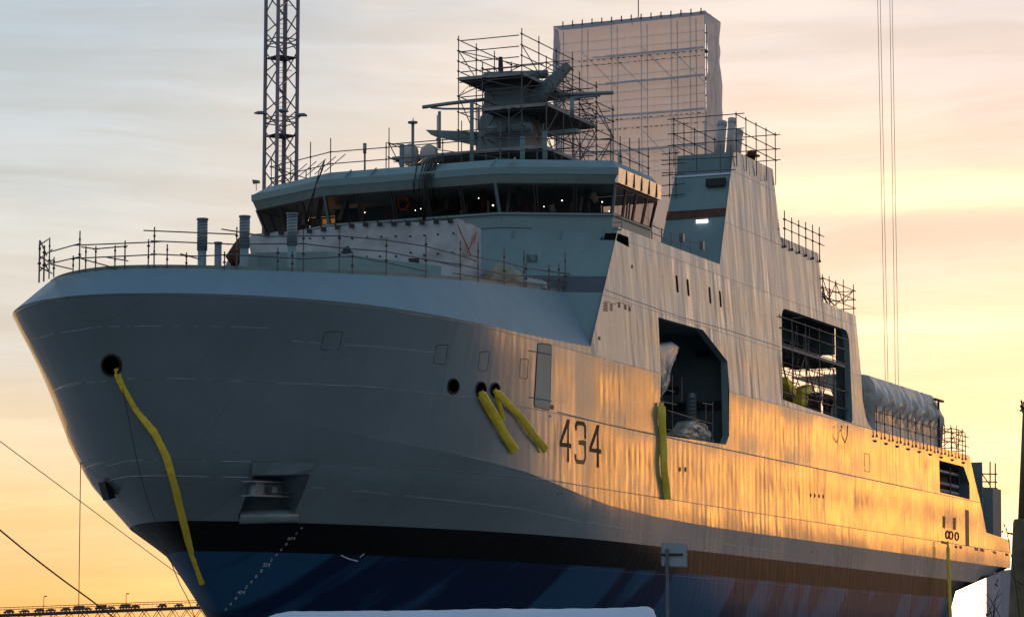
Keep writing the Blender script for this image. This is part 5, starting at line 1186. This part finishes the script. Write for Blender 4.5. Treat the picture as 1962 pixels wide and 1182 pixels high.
cars = [(8, 0, 'hatchback at the very left edge of the far bridge'), (38, 1, 'small car just left of the first bridge lamp'), (66, 0, 'car passing right under the leftmost bridge lamp'), (88, 1, 'car just right of the leftmost bridge lamp'), (117, 0, 'car ahead of the tall vehicles on the far bridge'), (140, 2, 'boxy van left of the thin vertical wire'), (157, 1, 'low car beside the thin vertical wire'), (183, 2, 'long van following the car by the vertical wire'), (203, 1, 'dark car between the long van and the middle lamp'),
        (229, 2, 'tall van under the middle bridge lamp'), (250, 0, 'car just right of the middle bridge lamp'), (302, 0, 'rounded car halfway between the middle and right bridge lamps'), (334, 1, 'car just left of the rightmost bridge lamp'), (376, 0, 'car nearest the bow on the far bridge')]
def carmesh(kind):
    b = MB(); prof = {0: [(0, .35), (0, .9), (.9, 1.0), (1.5, 1.5), (3.2, 1.5), (3.9, 1.05), (4.4, .9), (4.4, .35)], 1: [(0, .35), (0, .85), (1.1, .95), (1.7, 1.35), (2.9, 1.35), (3.5, .95), (4.3, .9), (4.3, .35)], 2: [(0, .35), (0, 1.1), (.7, 1.25), (1.2, 2.1), (5.0, 2.1), (5.2, 1.9), (5.2, .35)]}[kind]
    n = len(prof); b.add([(x, -.85, z) for x, z in prof] + [(x, .85, z) for x, z in prof], [tuple(range(n)), tuple(range(n, 2 * n))[::-1]] + [(i, (i + 1) % n, n + (i + 1) % n, n + i) for i in range(n)]); w_ = MB()
    for x in (.9, 3.5 if kind < 2 else 4.3):
        for y in (-.86, .7): w_.tube([(x, y, .33), (x, y + .16, .33)], .33, 10)
    return b, w_
ang = math.atan2(dd.y, dd.x); cm = {}
for px, kind, lab in cars:
    s = sof(px); base_ = bp(s - 2.2, 0.02, 2.5)
    if kind not in cm:
        b, w_ = carmesh(kind); ms = []
        for q, nm, mt in ((b, 'car_body', 'carpaint'), (w_, 'wheels', 'ink')):
            me = bpy.data.meshes.new(nm); me.from_pydata(q.v, [], q.f); me.materials.append(M[mt]); ms.append(me)
        cm[kind] = ms
    r_ = bpy.data.objects.new('van' if kind == 2 else 'car', None); COL.objects.link(r_); r_.location = base_; r_.rotation_euler = (0, -math.asin(dd.z), ang); tagobj(r_, 'silhouetted ' + lab, 'van' if kind == 2 else 'car', 'traffic on the far bridge')
    for me, nm in zip(cm[kind], ('body', 'wheels')): o = bpy.data.objects.new(nm, me); COL.objects.link(o); o.parent = r_

# ------------------------------------------------------------------ foreground: snow covered shed roof, sign, pole, shrub
b = MB(); D0 = 30
HT = Thing('storage_shed', 'low shed in the foreground with a thick cap of snow on its roof', 'shed', tuple(P(880, 1300, D=D0)))
L0 = P(505, 1175, D=D0); R0 = P(1262, 1175, D=D0); ax = (R0 - L0); ax.z = 0; LN = ax.length; ax.normalize(); bk = V((-ax.y, ax.x, 0));
if bk.dot(V((1, 1, 0))) < 0: bk = -bk
rows = []
for j in range(15):
    row = []; v = j / 14
    for i in range(101):
        u = i / 100; px = 490 + 778 * u
        top = interp(px, [(490, 1190), (505, 1180), (520, 1172), (545, 1168), (640, 1167), (800, 1166), (940, 1163), (1080, 1163), (1200, 1161), (1240, 1158), (1255, 1160), (1262, 1166), (1268, 1184)])
        zt = P(px, top, D=D0).z; base_ = L0 + ax * (LN * (u * 778 - 15) / 757)
        prof = math.sin(min(1, v * 3.5) * math.pi / 2)
        row.append(V((base_.x, base_.y, .25 + (zt - .25) * prof + .010 * noise.noise(V((u * 30, v * 4, 0))))) + bk * (v * 2.6 - .12 * (1 - abs(v * 2 - 1))))
    rows.append(row)
b.grid(rows); b.build('snow_cap', 'snow', HT, True)
b = MB(); q = [L0 + bk * .05, R0 + bk * .05, R0 + bk * 2.5, L0 + bk * 2.5]; b.hexa([V((p.x, p.y, -2)) for p in q], [V((p.x, p.y, .27)) for p in q]); b.build('wall', 'dark', HT)
SG = Thing('road_sign', 'square road sign seen from the back on a thin post', 'sign', tuple(V(P(1279, 1400, D=45).to_tuple()[:2] + (-2,))))
c = P(1292, 1062, D=45); rr_ = V((math.sin(AZ - .05), -math.cos(AZ - .05), 0)); ff = V((math.cos(AZ - .05), math.sin(AZ - .05), 0)); h_ = .19
cs = roundpoly([(-.198, -.175), (.198, -.195), (.198, .165), (-.198, .185)], .03, 3); b = MB(); n = len(cs); b.add([c + rr_ * x + V((0, 0, z)) for x, z in cs] + [c + rr_ * x + V((0, 0, z)) + ff * .012 for x, z in cs], [tuple(range(n)), tuple(range(n, 2 * n))[::-1]] + [(i, (i + 1) % n, n + (i + 1) % n, n + i) for i in range(n)]); b.build('sign_plate', 'sign', SG)
b = MB(); cs2 = [(x * .93, z * .93) for x, z in cs]; b.add([c + rr_ * x + V((0, 0, z)) - ff * .012 for x, z in cs2], [tuple(range(n))]); b.build('sign_backing', 'sign', SG)
b = MB(); pz = c - rr_ * .11 - ff * .05; b.tube([V((pz.x, pz.y, -2)), V((pz.x, pz.y, c.z + .09))], .026, 8); b.build('post', 'steel', SG, True)
b = MB(); b.beam(c - rr_ * .2 - ff * .03, c + rr_ * .13 - ff * .03, .02, .035); b.build('bracket', 'coupler', SG)
b = MB(); b.box(c - rr_ * .18 - V((.02, .02, .17)) - ff * .02, c - rr_ * .13 + V((.02, .02, -.11)) - ff * .02); b.build('sticker', 'cover', SG)
PL = Thing('dock_pile', 'tall weathered pole with a wider lower sleeve at the right edge', 'pole', tuple(V(P(1980, 1400, D=62).to_tuple()[:2] + (-2,))))
def pc(px, py): return P(px, py, D=62)
b = MB(); t0 = pc(1978, 785); t1 = pc(1977, 1000); b.tube([t1, t0, t0 + V((0, 0, .05))], [.29, .20, .12], 18); b.build('upper_pole', 'wood', PL, True)
b = MB(); t2 = pc(1984, 1190); b.tube([V((t2.x, t2.y, -2)), t2, pc(1980, 1000), pc(1980, 995)], [.6, .56, .42, .40], 18); b.build('sleeve', 'wood', PL, True)
for k in range(6): b = MB(); p = pc(1958 + k * 1.5, 786 + k); b.tube([p, p + V((.02, .05, .12 * (k % 3)))], .02, 5); b.build('frayed_wire', 'coupler', PL)
rnd = random.Random(11)
SH = Thing('bare_shrub', 'bare twiggy shrub with a few dead leaves in front of the stern', 'shrub', tuple(V(P(1905, 1350, D=58).to_tuple()[:2] + (-2,))))
def twig(path, r0, D=58):
    b = MB(); b.tube([P(x, y, D=D) for x, y in path], r0, 5, r2=r0 * .4); b.build('twig', 'bark', SH, True)
for pth in ([(1900, 1230), (1890, 1180), (1880, 1150), (1870, 1140)], [(1905, 1230), (1903, 1180), (1908, 1145), (1915, 1128)], [(1898, 1230), (1906, 1170), (1892, 1135)], [(1912, 1230), (1900, 1180), (1895, 1160), (1878, 1142)], [(1880, 1230), (1888, 1185), (1905, 1150), (1920, 1135)], [(1926, 1230), (1916, 1180), (1900, 1150), (1888, 1138)],
            [(1958, 1230), (1950, 1150), (1942, 1090), (1935, 1050), (1930, 1020), (1926, 1005)], [(1935, 1050), (1934, 1035), (1924, 1015)], [(1870, 1230), (1874, 1170), (1884, 1135)], [(1890, 1180), (1910, 1165), (1918, 1150)], [(1960, 1120), (1945, 1110), (1935, 1095)]): twig(pth, .012)
for (x, y) in ((1924, 1006), (1928, 1014), (1921, 1018), (1932, 1021), (1938, 1022), (1909, 1120), (1911, 1112), (1906, 1126), (1925, 1020), (1955, 1130), (1950, 1125)):
    b = MB(); c = P(x, y, D=57.9); u_ = V((rnd.uniform(-1, 1), rnd.uniform(-1, 1), rnd.uniform(-1, 1))).normalized() * .055; w_ = u_.cross(V((.3, .8, .5))).normalized() * .025; b.add([c - u_, c + w_, c + u_, c - w_ + u_ * .2], [(0, 1, 2, 3)]); b.build('leaf', 'leaf', SH)

b = MB(); q = [P(1918, 1200, D=236), P(1990, 1200, D=232), P(1990, 1085, D=232), P(1918, 1092, D=236)]; b.hexa(q, [v + V((3, 2, 0)) for v in q])
M['lilac'] = mat('pale_cladding', (.34, .30, .36), .6)
single(b, 'distant_shed', 'lilac', 'pale lilac wall of a shed seen just behind the stern', 'shed', tuple(q[0]))
